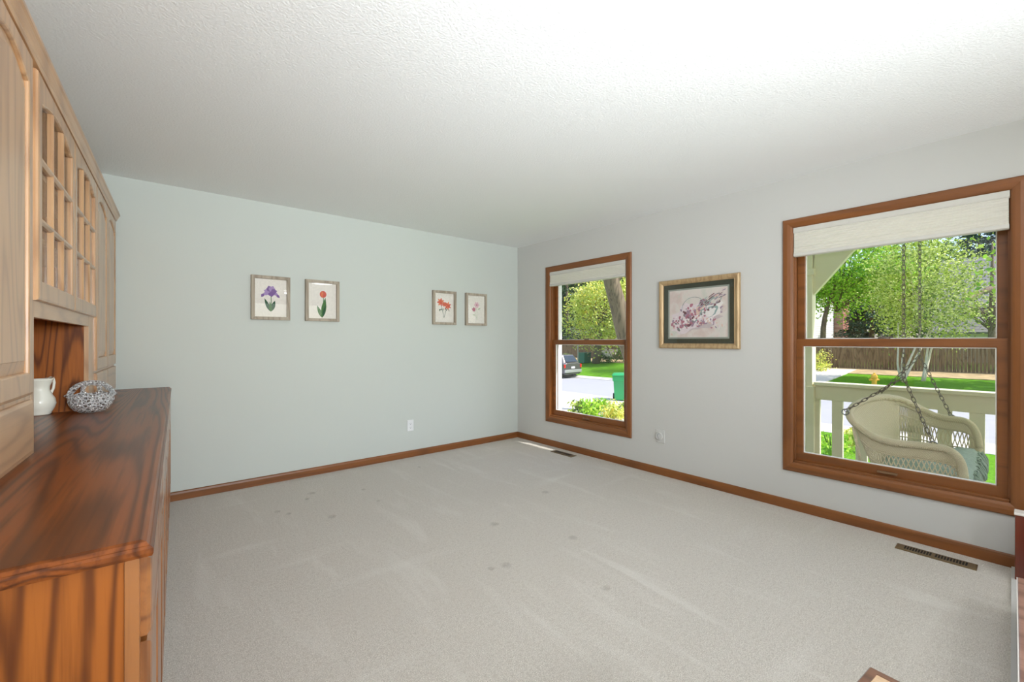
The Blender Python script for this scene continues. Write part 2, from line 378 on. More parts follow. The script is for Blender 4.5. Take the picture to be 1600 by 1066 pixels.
shade(W2, 1.856, 'wide white pleated shade raised at the top of the window that shows the porch swing', 0)

# ------------------------------------------------------------------ built-in cabinets, local frame: x out into room, y along wall, z up
def H(u, w, z=0): p = HO + HU*u + HWV*w; return Vector((p.x, p.y, z))
def hroot(name, u, w, z, label, cat, group=None):
    r = tag(empty(name, H(u, w, z), -AL), label, cat, group); r['_'] = 0; del r['_']; return r
def hb(mb, name, mat, root, org, bev=0, sm=False):
    """mb is written in (x=-w, y=u, z) of the hutch frame; org=(u,w,z) is the root's base"""
    o = Vector((-org[1], org[0], org[2])); mb.v = [tuple(Vector(p)-o) for p in mb.v]; return mb.build(name, mat, root, bevel=bev, smooth=sm)
NA = 14
def door_loops(u0, u1, z0, z1, st, bot, sh, pk):
    """outer rectangle and an arched opening, both with the same number of points"""
    def arch(d):
        a, b = u0+st+d, u1-st-d; pts = [(a, z0+bot+d), (b, z0+bot+d)]
        for i in range(NA+1):
            s = 1 - i/NA; x = a+(b-a)*s; q = abs(2*s-1)
            rise = 0 if q > .9 else math.cos(q/.9*math.pi/2)**.8
            pts.append((x, sh - d + (pk-sh)*rise))
        return pts
    def outer(d):
        pts = [(u0+d, z0+d), (u1-d, z0+d)]
        for i in range(NA+1): pts.append((u1-d-(u1-u0-2*d)*i/NA, z1-d))
        return pts
    return outer, arch
def P3(pts, x): return [(x, a, b) for a, b in pts]
def panel_door(root, org, u0, u1, z0, z1, w=.322, sh=2.0, pk=2.042, name='door', mat=None):
    x0 = -w; outer, arch = door_loops(u0, u1, z0, z1, .05, .07, sh, pk)
    mb = MB(); mb.loops([P3(outer(0), x0), P3(outer(0), x0+.006), P3(outer(.003), x0+.011), P3(outer(.010), x0+.013), P3(arch(-.006), x0+.013), P3(arch(-.002), x0+.011), P3(arch(0), x0+.006), P3(arch(0), x0+.001)])
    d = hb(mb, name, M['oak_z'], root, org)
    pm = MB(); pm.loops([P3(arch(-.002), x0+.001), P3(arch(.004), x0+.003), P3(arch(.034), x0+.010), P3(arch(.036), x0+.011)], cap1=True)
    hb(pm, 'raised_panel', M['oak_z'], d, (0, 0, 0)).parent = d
    pm_o = [c for c in bpy.data.objects if c.parent == d][-1]; pm_o.location = -Vector((-org[1], org[0], org[2]))
    return d
def drawer_front(root, org, u0, u1, z0, z1, w=.322, name='drawer'):
    x0 = -w; L = lambda d, x: [(x, u0+d, z0+d), (x, u1-d, z0+d), (x, u1-d, z1-d), (x, u0+d, z1-d)]
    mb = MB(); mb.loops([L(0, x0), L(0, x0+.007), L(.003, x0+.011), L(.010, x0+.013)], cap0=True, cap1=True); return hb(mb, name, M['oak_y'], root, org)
def glass_door(root, org, u0, u1, z0, z1, w=.322, sh=2.0, pk=2.042):
    x0 = -w; outer, arch = door_loops(u0, u1, z0, z1, .048, .065, sh, pk)
    mb = MB(); mb.loops([P3(outer(0), x0), P3(outer(0), x0+.006), P3(outer(.003), x0+.011), P3(outer(.010), x0+.013), P3(arch(-.006), x0+.013), P3(arch(-.002), x0+.011), P3(arch(0), x0+.006), P3(arch(0), x0-.006), P3(outer(.02), x0-.006)])
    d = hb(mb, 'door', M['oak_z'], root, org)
    a, b, za = u0+.048, u1-.048, z0+.065
    def sub(m, n, mt):
        m.v = [tuple(Vector(p)-Vector((-org[1], org[0], org[2]))) for p in m.v]; return m.build(n, mt, d)
    for i in (1, 2):
        y = a+(b-a)*i/3; m = MB(); s = .010
        m.loops([[(x0-.004, y-s, z), (x0+.006, y-s, z), (x0+.012, y-s*.4, z), (x0+.012, y+s*.4, z), (x0+.006, y+s, z), (x0-.004, y+s, z)] for z in (za-.002, sh+(pk-sh)*.85)], cap0=True, cap1=True); sub(m, 'muntin', M['oak_z'])
    for i in (1, 2):
        z = za+(2.02-za)*i/3; m = MB(); s = .010
        m.loops([[(x0-.004, y, z-s), (x0+.006, y, z-s), (x0+.0125, y, z-s*.4), (x0+.0125, y, z+s*.4), (x0+.006, y, z+s), (x0-.004, y, z+s)] for y in (a-.002, b+.002)], cap0=True, cap1=True); sub(m, 'muntin', M['oak_y'])
    g = MB(); g.loops([P3(arch(-.004), x0-.002), P3(arch(-.004), x0-.005)], cap0=True, cap1=True); sub(g, 'glass_pane', M['cab_glass'])
    return d
ZT = .889
# upper towers
def tower(u0, u1, seams, label):
    org = (u0, .645, ZT); root = hroot('wall_cabinet', *org[:2], ZT, label, 'cabinet', 'upper cabinets of the built-in hutch')
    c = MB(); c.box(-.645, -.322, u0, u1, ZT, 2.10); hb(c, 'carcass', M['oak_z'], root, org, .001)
    for i in range(len(seams)-1):
        a, b = seams[i]+.0035, seams[i+1]-.0035
        panel_door(root, org, a, b, 1.078, 2.092); drawer_front(root, org, a, b, .903, 1.064)
tower(.02, .967, (.045, .49, .932), 'tall oak hutch cabinet with arched solid doors at the left edge of the picture')
tower(2.222, 3.19, (2.247, 2.705, 3.172), 'tall oak hutch cabinet with arched solid doors beside the sage wall')
# centre unit with the open niche
def centre():
    u0, u1 = .969, 2.220; org = (u0, .645, ZT)
    root = hroot('display_cabinet', *org[:2], ZT, 'oak display cabinet with gridded glass doors above an open niche', 'cabinet', 'upper cabinets of the built-in hutch')
    c = MB()
    c.box(-.645, -.638, u0, u1, ZT, 2.10)                       # back
    c.box(-.638, -.34, u0, u0+.04, ZT, 2.10)
    c.box(-.638, -.34, u0+.04, u1-.15, 2.082, 2.10)
    c.box(-.638, -.34, u0+.04, u1-.15, 1.345, 1.365)
    hb(c, 'carcass', M['oak_z'], root, org)
    s = MB(); s.box(-.638, -.34, u1-.15, u1, ZT, 2.10); hb(s, 'side_panel', M['oak_ply'], root, org)
    for p, q in ((u0, u0+.035), (u1-.148, u1)):
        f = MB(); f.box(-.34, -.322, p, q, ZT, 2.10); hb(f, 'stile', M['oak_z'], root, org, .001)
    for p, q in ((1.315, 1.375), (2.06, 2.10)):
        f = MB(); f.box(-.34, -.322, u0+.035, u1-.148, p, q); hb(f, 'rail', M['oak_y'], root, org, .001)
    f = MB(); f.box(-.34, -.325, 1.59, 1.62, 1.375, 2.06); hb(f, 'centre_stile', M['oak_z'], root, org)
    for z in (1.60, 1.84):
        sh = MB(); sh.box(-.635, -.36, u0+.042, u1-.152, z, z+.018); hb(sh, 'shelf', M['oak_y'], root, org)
    glass_door(root, org, .990, 1.602, 1.368, 2.092); glass_door(root, org, 1.609, 2.240-.004, 1.368, 2.092)
centre()
cr = MB(); cp = [(-.645, 2.10), (-.310, 2.10), (-.306, 2.107), (-.306, 2.112), (-.302, 2.118), (-.295, 2.135), (-.290, 2.14), (-.290, 2.152), (-.645, 2.152)]
org = (.02, .645, 2.10); r = hroot('crown_moulding', .02, .645, 2.10, 'long oak crown moulding running along the top of the hutch cabinets', 'moulding')
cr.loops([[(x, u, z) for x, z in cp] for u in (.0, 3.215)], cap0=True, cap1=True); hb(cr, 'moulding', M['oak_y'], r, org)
# worktop
org = (0, .655, .859); r = hroot('countertop', 0, .655, .859, 'long polished oak countertop carrying the white pitcher and crystal bowl', 'countertop')
def ct_ring(d, z): return [(-.655, 0+d, z), (0-d, 0+d, z), (0-d, 3.235, z), (-.655, 3.235, z)]
ct = MB(); ct.loops([ct_ring(.010, .859), ct_ring(.002, .862), ct_ring(0, .868), ct_ring(0, .876), ct_ring(.004, .880), ct_ring(.006, .8805), ct_ring(.010, .8865), ct_ring(.018, .889)], cap0=True, cap1=True)
hb(ct, 'top_board', M['oak_top'], r, org)
# base units
base_lbl = ['oak base cabinet whose grained end panel faces the camera under the counter', 'oak base cabinet second along from the grained end panel',
            'oak base cabinet third along from the grained end panel', 'oak base cabinet at the far end touching the sage wall']
us = [.02, .83, 1.64, 2.44, 3.235]
for k in range(4):
    a, b = us[k]+(.0005 if k else 0), us[k+1]-.0005; org = (a, .645, 0)
    root = hroot('base_cabinet', a, .645, 0, base_lbl[k], 'cabinet', 'base cabinets under the oak counter')
    c = MB(); c.box(-.645, -.040, a+(.004 if k == 0 else 0), b, .10, .859); c.box(-.645, -.09, a+.01, b, 0, .10); hb(c, 'carcass', M['oak_ply'], root, org)
    for p, q in ((a, a+.04), (b-.04, b)):
        f = MB(); f.box(-.040, -.020, p, q, .10, .859); hb(f, 'stile', M['oak_bz'], root, org, .001)
    for p, q in ((.10, .13), (.69, .705), (.845, .859)):
        f = MB(); f.box(-.039, -.021, a+.04, b-.04, p, q); hb(f, 'rail', M['oak_by'], root, org)
    m = (a+b)/2
    for (p, q) in ((a+.025, m-.003), (m+.003, b-.025)):
        x0 = -.020; L = lambda d, x, z0, z1: [(x, p+d, z0+d), (x, q-d, z0+d), (x, q-d, z1-d), (x, p+d, z1-d)]
        mb = MB(); mb.loops([L(0, x0, .703, .846), L(0, x0+.009, .703, .846), L(.005, x0+.014, .703, .846), L(.012, x0+.016, .703, .846)], cap0=True, cap1=True); hb(mb, 'drawer', M['oak_by'], root, org)
        mb = MB(); z0, z1 = .115, .693
        mb.loops([L(0, x0, z0, z1), L(0, x0+.009, z0, z1), L(.005, x0+.014, z0, z1), L(.012, x0+.016, z0, z1), L(.05, x0+.016, z0, z1), L(.054, x0+.008, z0, z1), L(.085, x0+.014, z0, z1)], cap0=True, cap1=True); hb(mb, 'door', M['oak_bz'], root, org)

# ------------------------------------------------------------------ pitcher and crystal bowl
def pitcher():
    c = at(62, 645, 2.05); root = tag(empty('pitcher', (c.x, c.y, ZT+.001)), 'white glazed ceramic pitcher standing on the counter inside the oak niche', 'pitcher')
    mb = MB(); prof = [(.0, 0), (.036, 0), (.040, .006), (.040, .010), (.050, .03), (.056, .052), (.052, .075), (.040, .10), (.034, .118), (.035, .135), (.041, .152)]
    n = 28; ls = []
    for r, z in prof:
        ls.append([(r*math.cos(2*math.pi*q/n), r*math.sin(2*math.pi*q/n), z) for q in range(n)])
    # flared rim with a spout at +y-x side
    for r, z, sp, dz in ((.046, .163, .012, .008), (.049, .170, .022, .018), (.046, .170, .020, .018), (.038, .155, .008, .005), (.031, .12, 0, 0), (.03, .09, 0, 0)):
        l = []
        for q in range(n):
            a = 2*math.pi*q/n; s = max(0, math.cos(a-R(200)))**6; s2 = max(0, math.cos(a-R(20)))**4
            rr = r+sp*s; l.append((rr*math.cos(a), rr*math.sin(a), z+dz*s+dz*.4*s2))
        ls.append(l)
    mb.loops(ls, cap0=True, cap1=True); mb.build('body', M['porcelain'], root, smooth=True)
    hd = MB(); pts = []; a = R(58)
    for r, z in ((.040, .160), (.056, .172), (.070, .165), (.075, .145), (.070, .118), (.058, .095), (.046, .08)):
        pts.append((r*math.cos(a), r*math.sin(a), z))
    hd.tube(pts, [.007, .0065, .006, .006, .006, .006, .007], 10); hd.build('handle', M['porcelain'], root, smooth=True)
    rm = MB(); rm.tube([( .05*math.cos(R(195)), .05*math.sin(R(195)), .07), (.075*math.cos(R(200)), .075*math.sin(R(200)), .078), (.095*math.cos(R(205)), .095*math.sin(R(205)), .076)], [.012, .009, .007], 10)
    rm.build('spout', M['porcelain'], root, smooth=True)
pitcher()
def bowl():
    c = H(1.965, .300); root = tag(empty('crystal_basket', (c.x, c.y, ZT+.001)), 'oval cut crystal basket with open ring handle sitting on the oak counter', 'bowl')
    n = 40; A, B_ = .082, .066
    prof = [(.45, 0), (.52, .002), (.72, .012), (.9, .032), (1.0, .058), (.99, .078), (.95, .090), (.91, .088), (.94, .058), (.84, .034), (.66, .018), (.3, .010), (.0, .010)]
    def P(r, z, q):
        a = 2*math.pi*q/n; cut = 1.0 + (.035 if q % 2 else 0)*(1 if .008 < z < .085 and r > .5 else 0)
        return (A*r*cut*math.cos(a), B_*r*cut*math.sin(a), z)
    ls = [[P(r, z, q + (.5 if i % 2 else 0)) for q in range(n)] for i, (r, z) in enumerate(prof[:-1])]
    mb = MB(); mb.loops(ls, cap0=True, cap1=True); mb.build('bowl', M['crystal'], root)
    hd = MB()
    for sgn in (-1, 1):
        pts = [(A*.93*math.cos(t), sgn*.012+.05*0, .085+.062*math.sin(t)) for t in [math.pi*i/18 for i in range(19)]]
        hd.tube(pts, .011, 6)
    hd.tube([(.030*math.cos(t), .0, .112+.030*math.sin(t)) for t in [2*math.pi*i/20 for i in range(21)]], .010, 6)
    for s in (-1, 1):
        hd.tube([(s*.03, 0, .10), (s*.06, -.02, .085), (s*.08, -.02, .08)], .006, 6)
        hd.tube([(s*.02, 0, .09), (s*.045, .02, .08)], .006, 6)
        hd.tube([(s*.045, -.0, .135), (s*.07, .0, .10), (s*.088, 0, .08)], .010, 5)
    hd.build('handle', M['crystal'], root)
    root.rotation_euler = (0, 0, R(5))
bowl()

# ------------------------------------------------------------------ pictures on the sage wall
def flatmat(name, rgb, rough=.8): return plain(name, rgb, rough, var=.12, scale=60)
C = dict(paper=flatmat('print_paper', (238,234,226)), purple=flatmat('ink_violet', (128,96,160)), lpurple=flatmat('ink_lilac', (170,144,196)), green=flatmat('ink_leaf_green', (74,122,70)), dgreen=flatmat('ink_dark_green', (40,88,62)),
         red=flatmat('ink_coral_red', (214,92,76)), orange=flatmat('ink_orange', (228,128,84)), pink=flatmat('ink_pale_pink', (226,190,200)), dpink=flatmat('ink_rose', (190,120,140)), lgreen=flatmat('ink_pale_green', (186,200,170)), yel=flatmat('ink_yellow', (220,200,120)))
M['barn'] = oak('weathered_frame_wood', 2, (186,176,160), (164,152,136), (120,108,94), 5, .8, 0, base=9, grain=.8)
def petal(mb, cx, cz, ang, L, Wd, h, mi, n=9):
    """flat leaf shape lying in the picture plane (x,z) at height h in front of it"""
    ca, sa = math.cos(ang), math.sin(ang); top = []; bot = []
    for i in range(n+1):
        s = i/n; w = Wd*math.sin(math.pi*s**.8)*.5
        top.append((s*L, w)); bot.append((s*L, -w))
    pts = top + bot[::-1][1:-1]; mb.add([(cx+a*ca-b*sa, -h, cz+a*sa+b*ca) for a, b in pts], [tuple(range(len(pts)))], mi)
def disc(mb, cx, cz, rx, rz, h, mi, n=18, wob=0):
    mb.add([(cx+rx*(1+wob*math.sin(5*a))*math.cos(a), -h, cz+rz*(1+wob*math.cos(4*a))*math.sin(a)) for a in [2*math.pi*i/n for i in range(n)]], [tuple(range(n))], mi)
def stem(mb, pts, w, h, mi):
    for (a, b), (c, d) in zip(pts, pts[1:]):
        L = math.hypot(c-a, d-b); nx, nz = -(d-b)/L*w/2, (c-a)/L*w/2
        mb.add([(a+nx, -h, b+nz), (a-nx, -h, b-nz), (c-nx, -h, d-nz), (c+nx, -h, d+nz)], [(0,1,2,3)], mi)
def small_frame(xc, label, draw, mats):
    w, h, dp, bw = .300, .380, .034, .026; zc = 1.614
    root = tag(empty('framed_print', (xc, YW-.001, zc)), label, 'picture', 'framed flower prints on the sage wall')
    Lp = lambda d, y: [(-w/2+d, y, -h/2+d), (w/2-d, y, -h/2+d), (w/2-d, y, h/2-d), (-w/2+d, y, h/2-d)]
    prof = [(0, 0), (0, -dp), (.002, -dp-.001), (bw-.002, -dp-.001), (bw, -dp), (bw, -.008)]
    for side in range(4):
        mb = MB(); mb.loops([[Lp(d, y)[side], Lp(d, y)[(side+1) % 4]] for d, y in prof], ring=False); mb.build('frame_side', M['barn'] , root)
    p = MB(); p.box(-w/2+.01, w/2-.01, -.010, -.002, -h/2+.01, h/2-.01, 0); draw(p); p.build('print', mats, root, recalc=False)
    g = MB(); g.box(-w/2+bw-.003, w/2-bw+.003, -.0275, -.026, -h/2+bw-.003, h/2-bw+.003); g.build('glass_pane', M['pane'], root)
Hh = .0106
def iris(p):
    stem(p, [(.0, -.10), (.004, -.04), (.002, .02)], .006, Hh, 1)
    petal(p, -.004, -.115, R(112), .12, .028, Hh+.0002, 2); petal(p, .002, -.115, R(72), .10, .034, Hh+.0003, 2); petal(p, .0, -.12, R(95), .09, .02, Hh+.0004, 1)
    for a, L, W, m in ((R(70), .055, .05, 4), (R(110), .055, .05, 3), (R(10), .05, .045, 3), (R(172), .055, .045, 4), (R(-80), .045, .05, 3), (R(-25), .07, .03, 4), (R(205), .075, .034, 4), (R(40), .045, .04, 4), (R(140), .045, .04, 3)):
        petal(p, 0, .055, a, L, W, Hh+.0006+random.random()*.0003, m)
    petal(p, .045, .03, R(-45), .035, .022, Hh+.001, 3); petal(p, -.055, .035, R(240), .035, .024, Hh+.001, 3)
def tulip(p):
    stem(p, [(.01, -.13), (.012, -.05), (.008, .03)], .006, Hh, 1)
    petal(p, .0, -.155, R(82), .19, .045, Hh+.0002, 1); petal(p, -.002, -.155, R(112), .12, .032, Hh+.0004, 1); petal(p, .004, -.15, R(78), .12, .018, Hh+.0006, 2)
    disc(p, .006, .062, .030, .032, Hh+.0007, 3); petal(p, .006, .03, R(100), .062, .026, Hh+.0009, 4); petal(p, .008, .03, R(75), .06, .024, Hh+.001, 3)
def lilies(p):
    stem(p, [(-.005, -.11), (-.022, -.02), (-.045, .04)], .005, Hh, 1); stem(p, [(.0, -.11), (.018, -.04), (.05, .01)], .005, Hh, 1); stem(p, [(-.022, -.02), (-.055, -.03)], .004, Hh, 1)
    for cx, cz in ((-.045, .062), (.045, .025), (.0, .04)):
        for i in range(7): petal(p, cx, cz, i*2*math.pi/7+cx*9, .05 if cx else .03, .022, Hh+.0003+i*.00008, 3 if i % 2 else 4)
        disc(p, cx, cz, .008, .008, Hh+.0012, 2)
    for i in range(8): petal(p, -.06+i*.017, -.0-abs(i-4)*.004, R(-90+random.uniform(-50, 50)), .03, .008, Hh+.0001, 1)
def pinkfl(p):
    stem(p, [(.015, -.12), (.018, -.03), (.0, .05)], .005, Hh, 1); stem(p, [(.012, -.1), (-.02, -.02)], .004, Hh, 1)
    for i in range(6): petal(p, .012, .055, i*math.pi/3, .042, .03, Hh+.0003+i*.00008, 3)
    for i in range(5): petal(p, -.028, .0, i*2*math.pi/5+.4, .03, .024, Hh+.0003+i*.00008, 4)
    disc(p, .012, .055, .010, .010, Hh+.0012, 4); petal(p, .03, -.0, R(30), .045, .018, Hh, 1); petal(p, -.01, -.07, R(160), .04, .016, Hh, 1)
small_frame(.786, 'weathered wood frame holding a purple iris print, leftmost on the sage wall', iris, [C['paper'], C['green'], C['dgreen'], C['purple'], C['lpurple']])
small_frame(1.214, 'weathered wood frame holding a red tulip print on the sage wall', tulip, [C['paper'], C['green'], C['dgreen'], C['red'], C['orange']])
small_frame(2.522, 'weathered wood frame holding an orange lilies print on the sage wall', lilies, [C['paper'], C['dgreen'], C['red'], C['orange'], C['red']])
small_frame(2.956, 'weathered wood frame holding a pale pink flower print nearest the room corner', pinkfl, [C['paper'], C['lgreen'], C['yel'], C['pink'], C['dpink']])

# large picture between the windows
def big_picture():
    y0, y1, z0, z1 = 1.493, 2.208, 1.174, 1.789; yc, zc = (y0+y1)/2, (z0+z1)/2; w, h = y1-y0, z1-z0
    root = tag(empty('framed_painting', (XW-.001, yc, zc)), 'gold framed floral basket painting with dark green mat between the two windows', 'picture')
    # local: picture plane (a along -y so that it reads left to right from inside the room, b up)
    T = lambda a, b, d: (-d, -a, b)
    Lp = lambda q, d: [T(-w/2+q, -h/2+q, d), T(w/2-q, -h/2+q, d), T(w/2-q, h/2-q, d), T(-w/2+q, h/2-q, d)]
    gold = oak('antique_gold', 2, (206,180,140), (182,152,112), (134,104,74), 3, .4, 0, base=30, grain=.5)
    gold.node_tree.nodes['Principled BSDF'].inputs['Metallic'].default_value = .35
    prof = [(0, 0), (0, .018), (.004, .026), (.012, .030), (.022, .028), (.034, .022), (.038, .018), (.040, .02), (.044, .018), (.045, .008)]
    for side in range(4):
        mb = MB(); mb.loops([[Lp(q, d)[side], Lp(q, d)[(side+1) % 4]] for q, d in prof], ring=False); mb.build('frame_side', gold, root, smooth=False)
    m1 = MB(); m1.loops([Lp(.04, .010), Lp(.084, .010), Lp(.086, .007)]); m1.build('outer_mat', plain('dark_green_mat', (62,66,54), .9), root)
    m2 = MB(); m2.loops([Lp(.085, .0075), Lp(.098, .0075), Lp(.099, .006)]); m2.build('inner_mat', plain('grey_green_mat', (146,152,144), .9), root)
    t = NT('painted_background'); c = t.coords((1, 1, 1)); n = t.noise(c, 5, 4, .6, .6)
    t.color(t.ramp(n, [(.35, srgb(206,208,198)), (.5, srgb(222,214,208)), (.62, srgb(214,196,190)), (.75, srgb(200,206,196))])); t.rough(.8)
    mats = [t.m] + [flatmat('wash_'+n, c) for n, c in dict(rose=(178,118,134), deep=(120,84,92), lilac=(160,138,158), pale=(226,214,218), teal=(150,172,170), grey=(130,128,130), peach=(222,190,176), white=(236,232,230), haze=(200,188,190)).items()]
    p = MB()
    q = MB(); q.box(-.006, -.001, -w/2+.05, w/2-.05, -h/2+.05, h/2-.05, 0)
    rr = random.Random(5); d = [.0062]
    def blob(a, b, ra, rb, mi, rot=0, n=12):
        d[0] += .000006; pts = []
        for i in range(n):
            t_ = 2*math.pi*i/n; k = 1+rr.uniform(-.25, .25); x, y = ra*k*math.cos(t_), rb*k*math.sin(t_)
            pts.append(T(a+x*math.cos(rot)-y*math.sin(rot), b+x*math.sin(rot)+y*math.cos(rot), d[0]))
        q.add(pts, [tuple(range(n))], mi)
    # soft shadow wash, hat shaped basket, flower heap, sprays
    blob(.02, -.06, .20, .085, 9, .35, 24); blob(-.05, -.03, .19, .11, 4, .4, 24)
    blob(.08, -.015, .145, .072, 3, .55, 24); blob(.085, -.01, .135, .062, 8, .55, 20); blob(.09, .0, .11, .045, 5, .55, 16); blob(.06, -.03, .06, .03, 4, .5, 16); blob(.11, .0, .05, .028, 8, .5, 16)
    for i in range(22):
        s = i/21; a = -.15+.34*s; b = -.14+.22*s+.01*math.sin(i); blob(a+rr.uniform(-.008, .008), b, .014, .009, rr.choice((2, 6, 8, 8)), rr.uniform(0, 3), 8)
    for i in range(150):
        s = rr.random(); a = -.19+.26*s+rr.gauss(0, .028); b = -.10+.16*s+rr.gauss(0, .035)
        sz = rr.uniform(.006, .018); blob(a, b, sz, sz*.7, rr.choice((1, 1, 2, 3, 4, 6, 1, 7, 8)), rr.uniform(0, 3), 8)
    for i in range(60):
        s = rr.random(); a = .02+.20*s+rr.gauss(0, .018); b = .06+.10*s+rr.gauss(0, .02); blob(a, b, .022, .004, rr.choice((5, 6, 3, 7, 2)), rr.uniform(.1, 1.2), 6)
    for i in range(40):
        a = rr.uniform(.0, .22); b = -.10+.02*math.sin(a*20)+rr.gauss(0, .018); blob(a, b, .012, .006, rr.choice((1, 3, 7, 4)), rr.uniform(0, 3), 7)
    for i in range(30):
        t_ = math.pi*i/29; blob(-.03+.11*math.cos(t_), .03+.11*math.sin(t_), .010, .0025, rr.choice((6, 5)), t_+1.57, 6)
    # rotate picture content to local plane already handled by T
    q.build('canvas', mats, root, recalc=False)
    g = MB(); g.box(-.0135, -.0125, -w/2+.042, w/2-.042, -h/2+.042, h/2-.042); g.build('glass_pane', M['pane'], root)
big_picture()

# ------------------------------------------------------------------ outlets, floor registers
def outlet():
    root = tag(empty('wall_outlet', (2.112, YW-.0005, .337)), 'white duplex outlet plate low on the sage wall', 'outlet', 'wall plates low on the walls')
    mb = MB(); L = lambda d, y: [(-.037+d, y, -.0585+d), (.037-d, y, -.0585+d), (.037-d, y, .0585-d), (-.037+d, y, .0585-d)]
    mb.loops([L(0, 0), L(0, -.004), L(.004, -.007)], cap0=True, cap1=True); mb.build('cover_plate', M['white_plastic'], root)
    for s in (-1, 1):
        f = MB(); n = 20; prof = [[(.017*math.cos(2*math.pi*q/n), y, s*.0195+.0145*math.sin(2*math.pi*q/n)) for q in range(n)] for y in (-.006, -.0085)]
        f.loops(prof, cap0=True, cap1=True); r_ = f.build('receptacle', M['white_plastic'], root)
        sl = MB(); sl.box(-.0075, -.0050, -.0092, -.0083, s*.0195-.002, s*.0195+.008); sl.box(.0050, .0075, -.0092, -.0083, s*.0195-.002, s*.0195+.008); sl.box(-.003, .003, -.0092, -.0083, s*.0195-.011, s*.0195-.005)
        sl.build('slots', M['grey_slot'], r_)
outlet()
def jack():
    root = tag(empty('wall_plate', (XW-.0005, 2.205, .357)), 'white square wall plate with round disc and dark hook between window and floor', 'outlet', 'wall plates low on the walls')
    mb = MB(); L = lambda d, x: [(x, -.045+d, -.060+d), (x, .045-d, -.060+d), (x, .045-d, .060-d), (x, -.045+d, .060-d)]
    mb.loops([L(0, 0), L(0, -.004), L(.004, -.007)], cap0=True, cap1=True); mb.build('cover_plate', M['wallwhite'], root)
    d = MB(); n = 24; d.loops([[(x, .008+r*math.cos(2*math.pi*q/n), .002+r*math.sin(2*math.pi*q/n)) for q in range(n)] for r, x in ((.036, -.005), (.036, -.018), (.032, -.022))], cap1=True, cap0=True); d.build('round_cover', M['wallwhite'], root)
    hk = MB(); hk.tube([(-.023, .0+.016*math.cos(a), .004+.022*math.sin(a)) for a in [R(120-20*i) for i in range(12)]], .0022, 6); hk.build('hook', M['grey_slot'], root)
jack()
def register(yc, xc, L, label, nslots=22):
    root = tag(empty('floor_register', (xc, yc, 0)), label, 'floor vent', 'floor registers in the carpet')
    w = .045; mb = MB(); Q = lambda d, z: [(-w+d, -L/2+d, z), (w-d, -L/2+d, z), (w-d, L/2-d, z), (-w+d, L/2-d, z)]
    mb.loops([Q(0, 0), Q(0, .004), Q(.006, .0065), Q(.012, .0065)], cap0=True, cap1=True); mb.build('faceplate', M['brass'], root)
    s = MB(); n = nslots; span = L-.07
    for i in range(n):
        y = -span/2+span*(i+.5)/n
        if i == n//2: continue
        s.box(-.026, .026, y-span/n*.32, y+span/n*.32, .0062, .0070)
    s.build('slots', M['black'], root)
register(.360, 3.458, .335, 'long bronze floor register in the carpet under the window with the porch swing')
register(3.295, 3.466, .31, 'small bronze floor register in the carpet under the small window')

# ------------------------------------------------------------------ furniture cut by the right and bottom edges
def end_panel():
    root = tag(empty('end_panel', (3.447, -.24, 0)), 'low dark mahogany end panel with pale top strip at the right picture edge', 'furniture panel')
    b = MB(); b.box(-.032, .032, -.28, .299, .0, .345); b.build('panel', M['mahogany'], root, bevel=.004)
    t = MB(); t.box(-.038, .038, -.29, .302, .345, .358); t.build('top_strip', M['mahogany_top'], root, bevel=.003)
    k = MB(); k.lathe([(0, 0), (.008, 0), (.006, .01), (.013, .02), (.012, .028), (0, .03)], (0, 0, 0), 12); o = k.build('knob', M['black'], root, loc=(-.034, .19, .10)); o.rotation_euler = (0, R(-90), 0)
end_panel()
def bench():
    root = tag(empty('low_bench', (2.3, -.26, 0)), 'low rosy wood bench with a pale edge in front of the dark mahogany end panel', 'bench')
    t = MB(); e = [(-1.0, .272), (.66, .303), (.66, -.2), (-1.0, -.2)]
    t.loops([[(x, y, z) for x, y in e] for z in (.165, .190)], cap0=True, cap1=True); t.build('seat', M['walnut'], root, bevel=.003)
    ed = MB(); ed.loops([[(-1.0, .272, z), (.66, .303, z), (.66, .306, z), (-1.0, .275, z)] for z in (.167, .188)], cap0=True, cap1=True); ed.build('edge_strip', M['mahogany_top'], root)
    for x in (-.9, .6):
        for y in (-.15, .2):
            l = MB(); l.box(x-.03, x+.03, y-.03, y+.03, 0, .165); l.build('leg', M['walnut'], root, bevel=.004)
bench()
tr = MB(); tr.loops([[(x, y0_, .0) , (x, y0_+.0, .012), (x, y1_, .012), (x, y1_, 0)] for x, y0_, y1_ in ((2.2, .012, .047), (3.60, .035, .074))], cap0=True, cap1=True)
struct(tr.build('trim_1', plain('threshold_white', (204,203,199), .5)))
